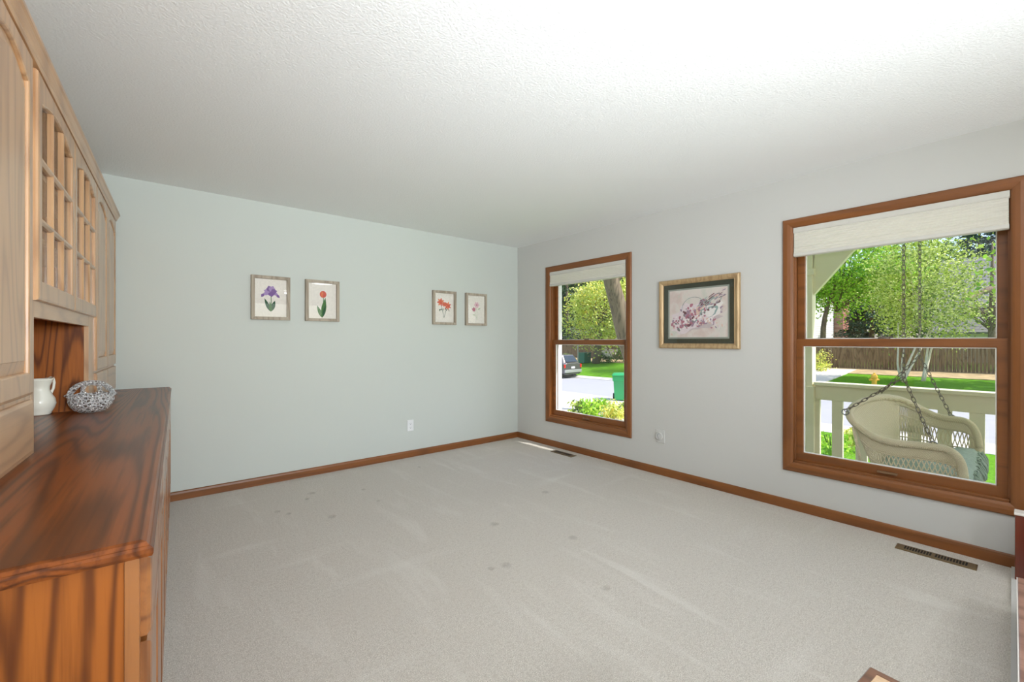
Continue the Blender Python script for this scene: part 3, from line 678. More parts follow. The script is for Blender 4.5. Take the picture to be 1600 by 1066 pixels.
def side_table():
    p = at(1358, 1040, 1.0); t_ = .79*675/507
    c = Vector((1.341, .254, 0)); e1 = Vector((-.998, -.03, 0)).normalized(); e2 = (Vector((1.335, .193, 0))-c).normalized()
    # square top whose visible corner is c
    e1 = Vector((-e2.y, e2.x, 0)) if Vector((-e2.y, e2.x, 0)).x < 0 else Vector((e2.y, -e2.x, 0))
    S = .48; ctr = c + e1*S/2 + e2*S/2; ang = math.atan2(e2.y, e2.x)
    root = tag(empty('side_table', (ctr.x, ctr.y, 0), ang), 'square side table corner with dark wood border and pale inlay at the bottom edge', 'table')
    t = MB(); h = S/2; Q = lambda d, z: [(-h+d, -h+d, z), (h-d, -h+d, z), (h-d, h-d, z), (-h+d, h-d, z)]
    t.loops([Q(.006, .425), Q(0, .432), Q(0, .445), Q(.004, .450), Q(.020, .450), Q(.0201, .446)], cap0=True); t.build('border', M['tablewood'], root)
    i = MB(); i.loops([Q(.0195, .44), Q(.0195, .4485)], cap1=True, cap0=True); i.build('inlay', M['tableinlay'], root)
    for sx in (-1, 1):
        for sy in (-1, 1):
            l = MB(); l.loops([[(sx*(h-.035)+a*r_, sy*(h-.035)+b*r_, z) for a, b in ((-1,-1),(1,-1),(1,1),(-1,1))] for r_, z in ((.012, 0), (.02, .42), (.02, .426))], cap0=True, cap1=True); l.build('leg', M['tablewood'], root)
side_table()

# ------------------------------------------------------------------ ceiling lamps behind the camera
def dome_lamp(x, y, label, watts):
    root = tag(empty('ceiling_lamp', (x, y, ZC)), label, 'lamp', 'flush dome ceiling lamps')
    b = MB(); b.lathe([(0, -.001), (.205, -.001), (.21, -.012), (.20, -.022), (.185, -.022)], (0,0,0), 36); b.build('mount', M['brass'], root, smooth=True)
    g = NT('opal_glass_glow'); g.color(srgb(250,248,240)); g.rough(.3); g.p.inputs['Emission Color'].default_value = (1, .96, .9, 1); g.p.inputs['Emission Strength'].default_value = 5.0
    d = MB(); d.lathe([(.0, -.085), (.05, -.084), (.10, -.077), (.15, -.060), (.18, -.040), (.192, -.020), (.186, -.020), (.176, -.038), (.146, -.057), (.098, -.073), (.05, -.080), (0, -.081)], (0,0,0), 36); d.build('dome', g.m, root, smooth=True)
    l = bpy.data.lights.new('bulb', 'POINT'); l.energy = watts*.03; l.shadow_soft_size = .03; l.color = LAMP_C
    o = bpy.data.objects.new('bulb', l); COL.objects.link(o); o.parent = root; o.location = (0, 0, -.05)
    l2 = bpy.data.lights.new('bulb', 'AREA'); l2.shape = 'DISK'; l2.size = .36; l2.energy = watts; l2.color = LAMP_C
    o = bpy.data.objects.new('bulb', l2); COL.objects.link(o); o.parent = root; o.location = (0, 0, -.09)
dome_lamp(2.53, -.38, 'frosted dome ceiling lamp nearest the window wall', LAMP_W*.12)
dome_lamp(1.0, -1.9, 'frosted dome ceiling lamp toward the back of the room', LAMP_W)  # this lamp and the next are added as fill for the room
dome_lamp(2.5, -2.6, 'frosted dome ceiling lamp beside the rear glass doors', LAMP_W*.7)
def fill_floor_lamp(x, y, aim, label, watts, hz=1.45):  # unseen fill light added to brighten the ceiling, built as a floor lamp
    root = tag(empty('floor_lamp', (x, y, 0)), label, 'lamp', 'floor lamps with upturned shades')
    b = MB(); b.lathe([(0, 0), (.14, 0), (.14, .015), (.03, .03), (0, .03)], n=28); b.build('base', M['steel'], root, smooth=True)
    b = MB(); b.tube([(0, 0, .03), (0, 0, hz-.10)], .012, 10); b.build('pole', M['steel'], root)
    d = (Vector(aim)-Vector((x, y, hz))).normalized(); q = d.to_track_quat('Z', 'Y')
    s = MB(); s.lathe([(0, -.09), (.05, -.09), (.10, -.05), (.16, .04), (.165, .04), (.105, -.055), (.055, -.10), (0, -.10)], n=30); o = s.build('shade', M['shade_rail'], root, smooth=True); o.location = (0, 0, hz); o.rotation_mode = 'QUATERNION'; o.rotation_quaternion = q
    l = bpy.data.lights.new('bulb', 'AREA'); l.shape = 'DISK'; l.size = .28; l.energy = watts; l.spread = R(115); l.color = LAMP_C
    o = bpy.data.objects.new('bulb', l); COL.objects.link(o); o.parent = root; o.location = Vector((0, 0, hz))+d*.03; o.rotation_mode = 'QUATERNION'; o.rotation_quaternion = (-d).to_track_quat('Z', 'Y')
fill_floor_lamp(.35, -1.1, (.9, 1.3, 2.44), 'floor lamp with upturned shade behind the hutch end', UP_W*1.25)
fill_floor_lamp(1.3, -1.5, (1.55, 1.2, 2.44), 'floor lamp with upturned shade in the middle of the room', UP_W*1.15, 1.3)
#OUTSIDE
# ------------------------------------------------------------------ outdoors: ground, road, porch
def grass_mat():
    t = NT('lawn_grass'); c = t.coords(); n = t.noise(c, 1.1, 4, .6); n2 = t.noise(t.coords((14, 14, 14)), 1.5, 3, .7)
    col = t.ramp(n2, [(.25, srgb(52,104,16)), (.55, srgb(104,160,28)), (.8, srgb(158,196,54))])
    t.color(t.mix(t.math('MULTIPLY', n, .5), col, srgb(92,146,28))); t.rough(.95); t.p.inputs['Specular IOR Level'].default_value = .15; t.bump(n2, 1.0, .06); return t.m
M['grass'] = grass_mat()
M['concrete'] = plain('pale_concrete', (206,200,190), .9, var=.06, scale=3)
M['asphalt'] = plain('grey_asphalt', (158,158,162), .9, var=.07, scale=2)
M['mulch'] = plain('wood_chip_mulch', (168,146,108), .95, var=.6, scale=3, bump=.8, bscale=20)
M['rockbed'] = plain('pinkish_gravel', (196,176,160), .95, var=.4, scale=14, bump=.8, bscale=25)
def terr(x):
    pts = [(-60,-.55),(5,-.55),(13.4,-1.12),(15,-1.16),(15.2,-1.3),(22.5,-1.3),(22.65,-1.18),(34,-.5),(120,.3)]
    for (a, za), (b, zb) in zip(pts, pts[1:]):
        if a <= x <= b: return za+(zb-za)*(x-a)/(b-a)
    return 0
def strip(name, x0, x1, y0, y1, mat, lift=0, nx=None):
    xs = sorted({x0, x1} | {x for x in (5,13.4,15,15.2,22.5,22.65,34) if x0 < x < x1}); mb = MB()
    mb.loops([[(x, y0, terr(x)+lift), (x, y1, terr(x)+lift), (x, y1, terr(x)-.4), (x, y0, terr(x)-.4)] for x in xs], cap0=True, cap1=True)
    return struct(mb.build(name, mat))
strip('front_lawn', 3.8, 13.4, -30, 60, M['grass'])
strip('sidewalk', 13.4, 15.2, -30, 60, M['concrete'], .01)
strip('road', 15.2, 22.5, -30, 60, M['asphalt'])
strip('curb', 22.5, 22.8, -30, 60, M['concrete'], .02)
strip('far_lawn', 22.8, 31.2, -30, 60, M['grass'])
strip('mulch_bed', 31.2, 36, -30, 60, M['mulch'], .03)
strip('far_lawn', 36, 110, -40, 90, M['grass'])
strip('driveway', 5.2, 13.4, 7.9, 16, M['concrete'], .03)
strip('far_driveway', 22.8, 33.2, 6.9, 12.5, M['concrete'], .04)
strip('back_lawn', -60, -1.2, -40, 60, M['grass']); strip('back_lawn', -1.2, 3.8, -40, YB-.3, M['concrete'])
rb = MB(); rb.box(6.4, 10.2, 5.2, 7.6, -.95, -.62); strip('gravel_bed', 6.6, 10.6, 5.0, 7.4, M['rockbed'], .03)
pf = MB(); pf.box(XW+.16, 5.2, -4.0, 1.6, -.22, -.10); struct(pf.build('porch_floor', M['concrete']))
pr = MB(); pr.box(XW+.16, 5.22, -4.5, 1.75, 2.34, 2.46); struct(pr.build('porch_roof', M['ext_white']))
pr = MB(); pr.box(XW+.16, 4.06, 1.75, 5.2, 2.34, 2.42); struct(pr.build('eave', M['ext_white']))
# porch column with bracket
pc = tag(empty('porch_column', (4.97, 1.44, -.10)), 'cream porch column with angled bracket at the left side of the swing window', 'column')
c = MB(); c.box(-.055, .055, -.075, .075, 0, 2.20); c.build('post', M['porch_cream'], pc, bevel=.004)
c = MB(); c.box(-.070, .070, -.090, .090, 0, .90); c.build('post_sleeve', M['porch_cream'], pc, bevel=.004)
c = MB(); c.loops([[(x, -.07, 1.78), (x, -.07, 1.98), (x, -.09, 2.2), (x, -.42, 2.2), (x, -.38, 2.16)] for x in (-.03, .03)], cap0=True, cap1=True); c.build('bracket', M['porch_cream'], pc, bevel=.003)
c = MB(); c.box(-.075, .075, -.095, .095, 1.98, 2.04); c.build('capital', M['porch_cream'], pc, bevel=.004)
bmh = MB(); bmh.box(4.90, 5.05, -4.0, 1.75, 2.13, 2.34); struct(bmh.build('porch_beam', M['porch_cream']))
rl = tag(empty('porch_railing', (4.97, 0, -.10)), 'cream painted porch railing with wide flat balusters behind the swing', 'railing')
c = MB(); c.box(-.07, .07, -3.9, 1.35, .915, .945); c.build('cap_rail', M['porch_cream'], rl, bevel=.004)
c = MB(); c.box(-.025, .02, -3.9, 1.35, .775, .915); c.build('top_rail', M['porch_cream'], rl, bevel=.003)
c = MB(); c.box(-.02, .02, -3.9, 1.35, .06, .14); c.build('bottom_rail', M['porch_cream'], rl, bevel=.003)
y = 1.32
for i in range(14):
    c = MB(); c.box(-.018, .018, -.042, .042, .14, .776); c.build('baluster', M['porch_cream'], rl, loc=(0, 1.355-.1795*i, 0), bevel=.003)

# ------------------------------------------------------------------ wicker porch swing
def wicker_mat(name, light, dark, sc=180):
    t = NT(name); c = t.coords(); w = t.n('ShaderNodeTexWave'); w.inputs['Scale'].default_value = sc*.35; w.inputs['Distortion'].default_value = 1.5; w.bands_direction = 'DIAGONAL'; t.l(c, w.inputs['Vector'])
    n = t.noise(c, sc, 2); t.color(t.mix(t.math('MULTIPLY', t.math('ADD', w.outputs['Fac'], n), .5), srgb(*dark), srgb(*light))); t.rough(.7); t.bump(w.outputs['Fac'], .7, .004); return t.m
M['wicker'] = wicker_mat('cream_wicker', (248,240,212), (204,188,150))
M['cushion'] = plain('sage_blue_cushion', (158,176,166), .95, var=.25, scale=40, bump=.6, bscale=50)
SW = empty('porch_swing', (4.36, .55, .30)); tag(SW, 'cream wicker porch swing hanging from chains outside the right window', 'swing')
so = Vector(SW.location)
def sb(mb, name, mat, smooth=True, parent=SW):
    mb.v = [tuple(Vector(p)-so) for p in mb.v]; return mb.build(name, mat, parent, smooth=smooth)
rim_px = [(1506,748,4.0),(1504,728,4.0),(1496,711,4.0),(1480,701,4.0),(1440,696,4.0),(1400,693,4.0),(1372,686,4.0),(1350,674,4.0),(1332,660,4.0),(1325,648,4.04),(1333,634,4.14),(1355,624,4.28),(1382,620,4.42),(1408,624,4.55),(1434,636,4.66),(1460,650,4.72),(1485,655,4.72),(1506,656,4.72),(1519,663,4.72),(1527,680,4.72),(1530,700,4.72)]
rim = [onx(u, v, X) for u, v, X in rim_px]
def resample(P, n):
    d = [0]
    for a, b in zip(P, P[1:]): d.append(d[-1]+(b-a).length)
    out = []
    for i in range(n):
        s = d[-1]*i/(n-1); k = max(j for j in range(len(d)) if d[j] <= s+1e-9); k = min(k, len(P)-2)
        out.append(P[k].lerp(P[k+1], (s-d[k])/(d[k+1]-d[k])))
    return out
def smoothp(P, it=2):
    for _ in range(it): P = [P[0]]+[(P[i-1]+P[i]*2+P[i+1])/4 for i in range(1, len(P)-1)]+[P[-1]]
    return P
N = 91; RP = smoothp(resample(rim, N), 3)
seat_z = lambda x: .25+(x-4.0)*.10
BP = []
for i, p in enumerate(RP):
    x = min(max(p.x, 4.03), 4.69); yb = min(p.y*1.0, .70) if p.y > .55 else p.y
    yb = max(yb, .285)
    BP.append(Vector((4.03+(x-4.03)*1.0, yb, seat_z(x)-.04)))
BP = smoothp(BP, 6)
def S(i, t): 
    i = max(0, min(N-1, i)); k = int(i); f_ = i-k
    a = RP[k].lerp(RP[min(k+1, N-1)], f_); b = BP[k].lerp(BP[min(k+1, N-1)], f_)
    q = a.lerp(b, t); return q
def sheet(i0, i1, t0, t1, nt, name, thick=.006):
    mb = MB(); rows = []
    for j in range(nt+1):
        t = t0+(t1-t0)*j/nt; rows.append([S(i, t) for i in range(i0, i1+1)])
    mb.loops(rows, ring=False); o = sb(mb, name, M['wicker']); m = o.modifiers.new('solid', 'SOLIDIFY'); m.thickness = thick; return o
r_ = MB(); r_.tube(RP, .024, 10); ro = sb(r_, 'arm_rim', M['wicker'])
sheet(3, 36, .06, .30, 4, 'near_side_weave'); sheet(68, N-4, .05, .24, 4, 'far_side_weave'); sheet(33, 60, .0, 1.0, 12, 'back_panel')
# open spokes on the far shoulder of the back, lattice below
mb = MB()
for i in np.arange(57, 71, .62):
    mb.tube([S(i, .05), S(i+.8, .30), S(i+1.4, .48)], .0042, 5)
sb(mb, 'spokes', M['wicker'])
sheet(58, 72, .02, .10, 2, 'shoulder_weave')
for (a, b, nm, t0, t1) in ((3, 36, 'near_lattice', .30, .82), (58, N-4, 'far_lattice', .24, .90)):
    mb = MB()
    for i in np.arange(a, b, 1.15):
        for dlt in (-2.4, 2.4):
            if a <= i+dlt <= b:
                mb.tube([S(i, t0), S(i+dlt*.5, (t0+t1)/2), S(i+dlt, t1)], .0036, 5)
    for t in (t0, (t0+t1)/2, t1):
        mb.tube([S(i, t) for i in range(a, b+1)], .0055, 6)
    sb(mb, nm, M['wicker'])
sheet(3, 36, .82, .98, 2, 'near_lower_weave'); sheet(58, N-4, .90, .99, 2, 'far_lower_weave')
mb = MB(); ring_ = [S(i, 1.0) for i in range(0, N)]; mb.tube(ring_+[ring_[0]], .016, 8)
mb.tube([S(0, 0), S(0, 1)], .022, 8); mb.tube([S(N-1, 0), S(N-1, 1)], .022, 8)
mb.tube([onx(1341, 668, 4.0)+Vector((0, .03, 0)), Vector((4.03, .80, .26))], .010, 6); mb.tube([Vector((4.03, .80, .26)), S(30, 1)], .010, 6)
sb(mb, 'seat_frame', M['wicker'])
mb = MB(); k = 12; pts = [S(i, .99) for i in range(0, N)]; mb.add([tuple(p) for p in pts], [tuple(range(N))]); o = sb(mb, 'seat', M['wicker'], smooth=False); m = o.modifiers.new('solid', 'SOLIDIFY'); m.thickness = .02
# chains
def chain(mb, a, b, pitch=.033, L=.022, wd=.009, wr=.0026):
    a, b = Vector(a), Vector(b); d = b-a; n = max(2, int(d.length/pitch)); d.normalize(); up = Vector((0,1,0)) if abs(d.y) < .8 else Vector((1,0,0)); s = d.cross(up).normalized(); q = s.cross(d).normalized()
    for i in range(n):
        c = a.lerp(b, (i+.5)/n); w = s if i % 2 else q; w = (w + (q if i % 2 else s)*.35).normalized(); P_ = []
        for k in range(13):
            t_ = 2*math.pi*k/12; x = math.cos(t_)*.0; e = math.cos(t_)
            P_.append(c + d*(L*(abs(e)**.6)*(1 if e > 0 else -1)) + w*(wd*math.sin(t_)))
        mb.tube(P_, wr, 5, caps=False)
jn = onx(1412, 590, 4.0); jf = onx(1437, 556, 4.72)
segs = [(onx(1321, 642, 4.02), jn), (onx(1458, 693, 4.0), jn), (jn, Vector((jn.x, jn.y, 2.34))), (onx(1372, 618, 4.62), jf), (onx(1487, 652, 4.72), jf), (jf, Vector((jf.x, jf.y, 2.34)))]
for a, b in segs:
    mb = MB(); chain(mb, a, b); sb(mb, 'chain', M['darksteel'])
for p in (onx(1487, 653, 4.72), onx(1458, 695, 4.0), onx(1321, 644, 4.02)):
    mb = MB(); mb.tube([p+Vector((0, .022*math.cos(t_), .022*math.sin(t_))) for t_ in [2*math.pi*i/12 for i in range(13)]], .0045, 6, caps=False); sb(mb, 'hook_ring', M['steel'])
cu = tag(empty('seat_cushion', (4.36, .48, .36)), 'blue green tied cushion with shaggy front edge lying on the porch swing', 'cushion')
mb = MB(); rows = []; ny, nx = 12, 22
def cz(x, y): 
    ex = min(1, max(0, 1-abs((x-4.36)/.31)**6)); ey = min(1, max(0, 1-abs((y-.48)/.22)**6)); return seat_z(x)+.015+.055*(ex*ey)**.4+.05*max(0, 1-abs(y-.31)/.08)*max(0, (x-4.3)/.37)
for j in range(ny+1):
    y = .26+.44*j/ny; rows.append([(4.05+.62*i/nx-4.36, y-.48, cz(4.05+.62*i/nx, y)+.006*math.sin(i*2.1)*math.sin(j*1.7)-.36) for i in range(nx+1)])
mb.loops(rows, ring=False); o = mb.build('pad', M['cushion'], cu, smooth=True); m = o.modifiers.new('solid', 'SOLIDIFY'); m.thickness = .05
rr = random.Random(3); mb = MB()
for i in range(150):
    x = rr.uniform(4.06, 4.76); z = cz(min(x, 4.66), .30)+rr.uniform(-.005, .012); y = .30+rr.uniform(-.03, .04); l = rr.uniform(.05, .11)
    dx = rr.uniform(-.03, .05); mb.tube([(x-4.36, y-.48, z-.36), (x+dx*.5-4.36, y-.04-.48, z+.012-.36), (x+dx-4.36, y-.065-.48, z-l*.5-.36), (x+dx*1.3-4.36, y-.07-.48, z-l-.36)], [.005, .007, .006, .003], 5)
mb.build('fringe', M['cushion'], cu, smooth=True)

# ------------------------------------------------------------------ foliage
def leaf_mat(name, cols, trans=.28):
    t = NT(name); g = t.n('ShaderNodeNewGeometry'); col = t.ramp(g.outputs['Random Per Island'], [(i/(len(cols)-1), srgb(*c)) for i, c in enumerate(cols)])
    t.color(col); t.rough(.55); t.p.inputs['Specular IOR Level'].default_value = .3
    tr = t.n('ShaderNodeBsdfTranslucent'); t.l(col, tr.inputs[0]); mx = t.n('ShaderNodeMixShader'); mx.inputs[0].default_value = trans
    out = t.t.nodes['Material Output']; t.l(t.p.outputs[0], mx.inputs[1]); t.l(tr.outputs[0], mx.inputs[2]); t.l(mx.outputs[0], out.inputs[0]); return t.m
M['leaf_maple'] = leaf_mat('maple_leaves', [(88,150,24),(160,214,50),(200,232,80),(116,176,34),(222,236,110)])
M['leaf_aspen'] = leaf_mat('aspen_leaves', [(108,144,42),(196,214,88),(240,244,160),(166,188,60),(84,116,36)])
M['leaf_yellow'] = leaf_mat('yellow_green_leaves', [(150,176,60),(212,222,104),(238,238,150),(176,190,74),(240,216,96)])
M['needle_blue'] = leaf_mat('spruce_needles', [(40,74,62),(58,92,78),(70,104,92),(36,64,50)], .1)
M['needle_dark'] = leaf_mat('pine_needles', [(48,68,44),(70,88,58),(84,100,72),(40,56,38)], .15)
M['leaf_dark'] = leaf_mat('background_leaves', [(60,92,40),(86,120,52),(104,136,64),(70,100,46)], .3)
M['bark'] = oak('grey_brown_bark', 2, (138,120,100), (108,92,76), (64,54,44), 5, .95, 0, base=5)
M['aspen_bark'] = plain('pale_aspen_bark', (222,210,188), .8, var=.3, scale=9)
def leaves(name, pts, size, mat, parent, asp=.6, up=.3, dirs=None):
    n = len(pts); pts = np.asarray(pts, float)
    nrm = rng.normal(size=(n, 3)); nrm[:, 2] += up*2; nrm /= np.linalg.norm(nrm, axis=1)[:, None]
    d = dirs if dirs is not None else rng.normal(size=(n, 3)); d = d - (d*nrm).sum(1)[:, None]*nrm; d /= np.linalg.norm(d, axis=1)[:, None]
    s = np.cross(nrm, d); L = size*rng.uniform(.6, 1.45, n)[:, None]; W = L*asp*.5
    v = np.empty((n, 4, 3)); v[:, 0] = pts-d*L*.5; v[:, 1] = pts+s*W; v[:, 2] = pts+d*L*.5; v[:, 3] = pts-s*W
    me = bpy.data.meshes.new(name); me.vertices.add(n*4); me.vertices.foreach_set('co', v.reshape(-1)); me.loops.add(n*4); me.loops.foreach_set('vertex_index', np.arange(n*4))
    me.polygons.add(n); me.polygons.foreach_set('loop_start', np.arange(n)*4); me.polygons.foreach_set('loop_total', np.full(n, 4)); me.materials.append(mat); me.update(); me.validate()
    o = bpy.data.objects.new(name, me); COL.objects.link(o); o.parent = parent; return o
def crown_pts(n, c, r, nb=40, spread=.22, seed=0):
    """leaves gathered in clumps inside an ellipsoid"""
    g = np.random.default_rng(seed); b = g.normal(size=(nb, 3)); b /= np.linalg.norm(b, axis=1)[:, None]; b *= g.uniform(.35, 1, nb)[:, None]**.6
    k = g.integers(0, nb, n); p = b[k] + g.normal(size=(n, 3))*spread; return np.array(c)+p*np.array(r), np.array(c)+b*np.array(r)
def broad_tree(name, label, base, crown_c, crown_r, nleaf, lsize, mat, bark, tr=.15, group=None, seed=0, trunks=None, nb=40, spread=.2, cat='tree'):
    root = tag(empty(name, base), label, cat, group); B = Vector(base); cc = Vector(crown_c)-B
    p, b = crown_pts(nleaf, cc, crown_r, nb, spread, seed); leaves('foliage', p, lsize, mat, root)
    mb = MB(); top = cc+Vector((0, 0, crown_r[2]*.5)); rs = random.Random(seed)
    ts = trunks or [[(0,0,0), tuple(cc*.5), tuple(top)]]
    for t_ in ts:
        P_ = [Vector(q) for q in t_]; P_ = smoothp(resample(P_, 10), 2); mb.tube(P_, [tr*(1-.75*i/9) for i in range(10)], 8)
    mb.build('trunk', bark, root, smooth=True)
    mb = MB()
    for q in b[:26]:
        a = Vector(cc)*rs.uniform(.55, 1.0); mb.tube([a, (a+Vector(q))/2+Vector((0, 0, .1)), Vector(q)], [tr*.3, tr*.18, tr*.06], 5)
    mb.build('branches', bark, root, smooth=True); return root
def conifer(name, label, base, h, r, n, mat, seed=0, group=None, lsize=.22, z0=.03):
    root = tag(empty(name, base), label, 'tree', group); g = np.random.default_rng(seed); nb = int(70+h*10)
    zz = g.uniform(z0, 1, nb)**1.15; an = g.uniform(0, 2*np.pi, nb); ln = r*(1-zz)**.85*g.uniform(.75, 1.1, nb)+.08
    k = g.choice(nb, n, p=(ln/ln.sum())); s = g.uniform(.15, 1, n)**.7; L = ln[k]
    drp = -.25*L*s**1.5+.10*L*s; P_ = np.stack([np.cos(an[k])*L*s, np.sin(an[k])*L*s, zz[k]*h+drp], 1) + g.normal(size=(n, 3))*np.array([.07, .07, .05])*(1+r*.25)
    d = np.stack([np.cos(an[k]), np.sin(an[k]), np.full(n, -.3)], 1)+g.normal(size=(n, 3))*.5
    leaves('foliage', P_, lsize, mat, root, asp=.28, up=.9, dirs=d)
    mb = MB(); mb.tube([(0, 0, 0), (0, 0, h*.9)], [r*.07+.04, .03], 8); mb.build('trunk', M['bark'], root); return root
def gz(p, dz=0): return (p.x, p.y, terr(p.x)+dz)
# right window: aspen clump in front of the fence
a0 = at(1411, 600, 21.5); a0.z = terr(a0.x)
def rel(u, v, t): return tuple(at(u, v, t*.878)-a0)
trk = [[(0,0,0), rel(1401, 575, 24.5), rel(1404, 545, 24.4), rel(1403, 505, 24.4)],
       [(0,0,0), rel(1412, 580, 24.3), rel(1428, 550, 24), rel(1436, 530, 24.2), rel(1444, 480, 24.4)],
       [(0,0,0), rel(1420, 578, 24.7), rel(1436, 552, 25), rel(1452, 520, 25), rel(1480, 430, 25)],
       [rel(1441, 596, 24.5), rel(1446, 575, 24.5), rel(1449, 545, 24.5), rel(1462, 480, 24.5)], [rel(1444, 596, 24.6), rel(1450, 572, 24.9), rel(1454, 540, 25), rel(1500, 450, 25)],
       [(.1,0,0), rel(1408, 575, 24.2), rel(1412, 545, 24.2), rel(1416, 505, 24.4)]]
cc = at(1441, 452, 21.5)
broad_tree('aspen_tree', 'multi stemmed aspen with white trunks on the lawn beyond the railing', tuple(a0), tuple(cc), (1.7, 2.15, 2.8), 15000, .112, M['leaf_aspen'], M['aspen_bark'], .058, seed=3, trunks=trk, nb=75, spread=.16)
b0 = at(1288, 560, 33.5); b0.z = terr(b0.x); cc = at(1320, 425, 33.5)
broad_tree('maple_tree', 'bright green maple with dark trunk beyond the fence, left in the swing window', tuple(b0), tuple(cc), (2.2, 4.3, 3.1), 16000, .20, M['leaf_maple'], M['bark'], .24, seed=5, nb=70, spread=.17,
           trunks=[[(0,0,0), tuple(at(1284, 520, 33.5)-b0), tuple(at(1291, 480, 33.5)-b0), tuple(at(1320, 410, 33.5)-b0)]])
c0 = at(1362, 560, 36); c0.z = terr(c0.x); conifer('spruce_tree', 'blue green spruce behind the fence beside the brick chimney', tuple(c0), at(1362, 440, 36).z-c0.z, 3.3, 12000, M['needle_blue'], 2, lsize=.30)
c0 = at(1530, 560, 40); c0.z = terr(c0.x); conifer('spruce_tree', 'dark spruce rising top right in the swing window', tuple(c0), 16, 4.2, 12000, M['needle_blue'], 4, lsize=.34, z0=.45)
b0 = at(1551, 585, 30); b0.z = terr(b0.x); cc = at(1548, 455, 30)
broad_tree('maple_tree', 'slender brown trunked tree at the right edge of the swing window', tuple(b0), tuple(at(1550, 480, 30)), (1.8, 1.9, 1.3), 1500, .17, M['leaf_aspen'], M['bark'], .22, seed=8, nb=35,
           trunks=[[(0,0,0), tuple(at(1549, 520, 30)-b0), tuple(at(1551, 380, 30)-b0)], [tuple(at(1552, 450, 30)-b0), tuple(at(1530, 458, 30)-b0), tuple(at(1500, 474, 29)-b0)]])
b0 = at(1541, 578, 29.5); b0.z = terr(b0.x)
# left window trees
b0 = at(931, 566, 38); b0.z = terr(b0.x)+.03; cc = at(944, 488, 37)
broad_tree('maple_tree', 'yellow green tree filling the small window above the street', tuple(b0), tuple(cc), (2.4, 3.9, 3.1), 15000, .20, M['leaf_yellow'], M['bark'], .38, seed=11, nb=80, spread=.17)
t0 = at(1012, 640, 12.5); t0.z = terr(t0.x)
lt = tag(empty('leaning_tree', tuple(t0)), 'thick leaning tree trunk with rough grey bark seen through the small window', 'tree')
mb = MB(); P_ = [Vector((0,0,0)), at(996, 580, 12.5)-t0, at(978, 530, 12.4)-t0, at(964, 470, 12.2)-t0, at(952, 430, 12)-t0, at(946, 380, 12)-t0, at(950, 300, 12)-t0]
mb.tube(smoothp(resample(P_, 24), 2), [.30-.006*i for i in range(24)], 12); mb.build('trunk', M['bark'], lt, smooth=True)
mb = MB(); mb.tube([at(956, 450, 12)-t0, at(985, 400, 12.6)-t0, at(1010, 350, 13)-t0], [.11, .09, .06], 8); mb.build('branch', M['bark'], lt, smooth=True)
p, _ = crown_pts(3500, at(975, 330, 12.5)-t0, (1.7, 1.9, 1.6), 30, .2, 14); leaves('foliage', p, .10, M['leaf_yellow'], lt)
for k, (u, t_, h, r, lab) in enumerate(((886, 52, 15, 4.2, 'dark pine behind the parked car at the left of the small window'), (908, 60, 17, 4.5, 'dark pine showing above the yellow green tree in the small window'))):
    c0 = at(u, 560, t_); c0.z = terr(c0.x); conifer('pine_tree', lab, tuple(c0), h, r, 7000, M['needle_dark'], 20+k, lsize=.45, group='pines beyond the fence')
# distant tree belt, each tree a thing of its own
belt = [(865, 66, 'small window'), (915, 70, 'small window'), (975, 62, 'small window'), (1320, 70, 'swing window'), (1395, 64, 'swing window'), (1460, 60, 'swing window'), (1560, 64, 'swing window')]
where = ['distant round tree at the far left of the small window', 'distant round tree behind the two pines', 'distant round tree right of the leaning trunk',
         'distant round tree above the brick chimney', 'distant round tree behind the spruce and aspen', 'distant round tree behind the white aspen trunks', 'distant round tree at the right end beyond the grey roof']
for k, (u, t_, w_) in enumerate(belt):
    b0 = at(u, 560, t_); b0.z = terr(b0.x); cc = at(u, 455 if k != 3 else 480, t_)
    broad_tree('distant_tree', where[k], tuple(b0), tuple(cc), (5.0, 5.6, 6.2), 5000, .5, M['leaf_dark'], M['bark'], .35, 'distant trees beyond the fence', seed=30+k, nb=45, spread=.2)
for (x_, y_, lab, sd_, nl_) in ((29.0, -3.2, 'broad shade tree on the far lawn right of the swing window', 50, 8000), (28.5, 13.6, 'broad shade tree on the far lawn between the two windows', 51, 3500)):
    broad_tree('shade_tree', lab, (x_, y_, terr(x_)), (x_, y_, 4.6), (3.2, 3.6, 3.0), nl_, .24, M['leaf_maple'], M['bark'], .2, 'shade trees on the far lawn', seed=sd_, nb=45, spread=.2)  # trees out of view, added to cast shade on the far lawn
# fence
fe = tag(empty('board_fence', (34, 0, terr(34))), 'weathered brown board fence along the far side of the street', 'fence')
M['fence'] = oak('weathered_fence_board', 2, (150,126,100), (120,98,78), (76,58,44), 5, .95, 0, base=4)
pan = MB(); rr = random.Random(9)
for i in range(17):
    y = i*.142; h = 1.80+rr.uniform(-.02, .02); pan.box(-.01+rr.uniform(-.006, .006), .01, y+.003, y+.136, -.05, h)
first = None
for k in range(18):
    y = -4+2.42*k
    if first is None: first = pan.build('board_panel', M['fence'], fe, loc=(0, y, 0)); pm = MB(); pm.box(-.0, .1, -.05, .05, -.1, 1.78); fp = pm.build('post', M['fence'], fe, loc=(.02, y, 0))
    else:
        for o_, dx in ((first, 0), (fp, .02)):
            c = o_.copy(); COL.objects.link(c); c.parent = fe; c.location = (dx, y, 0)
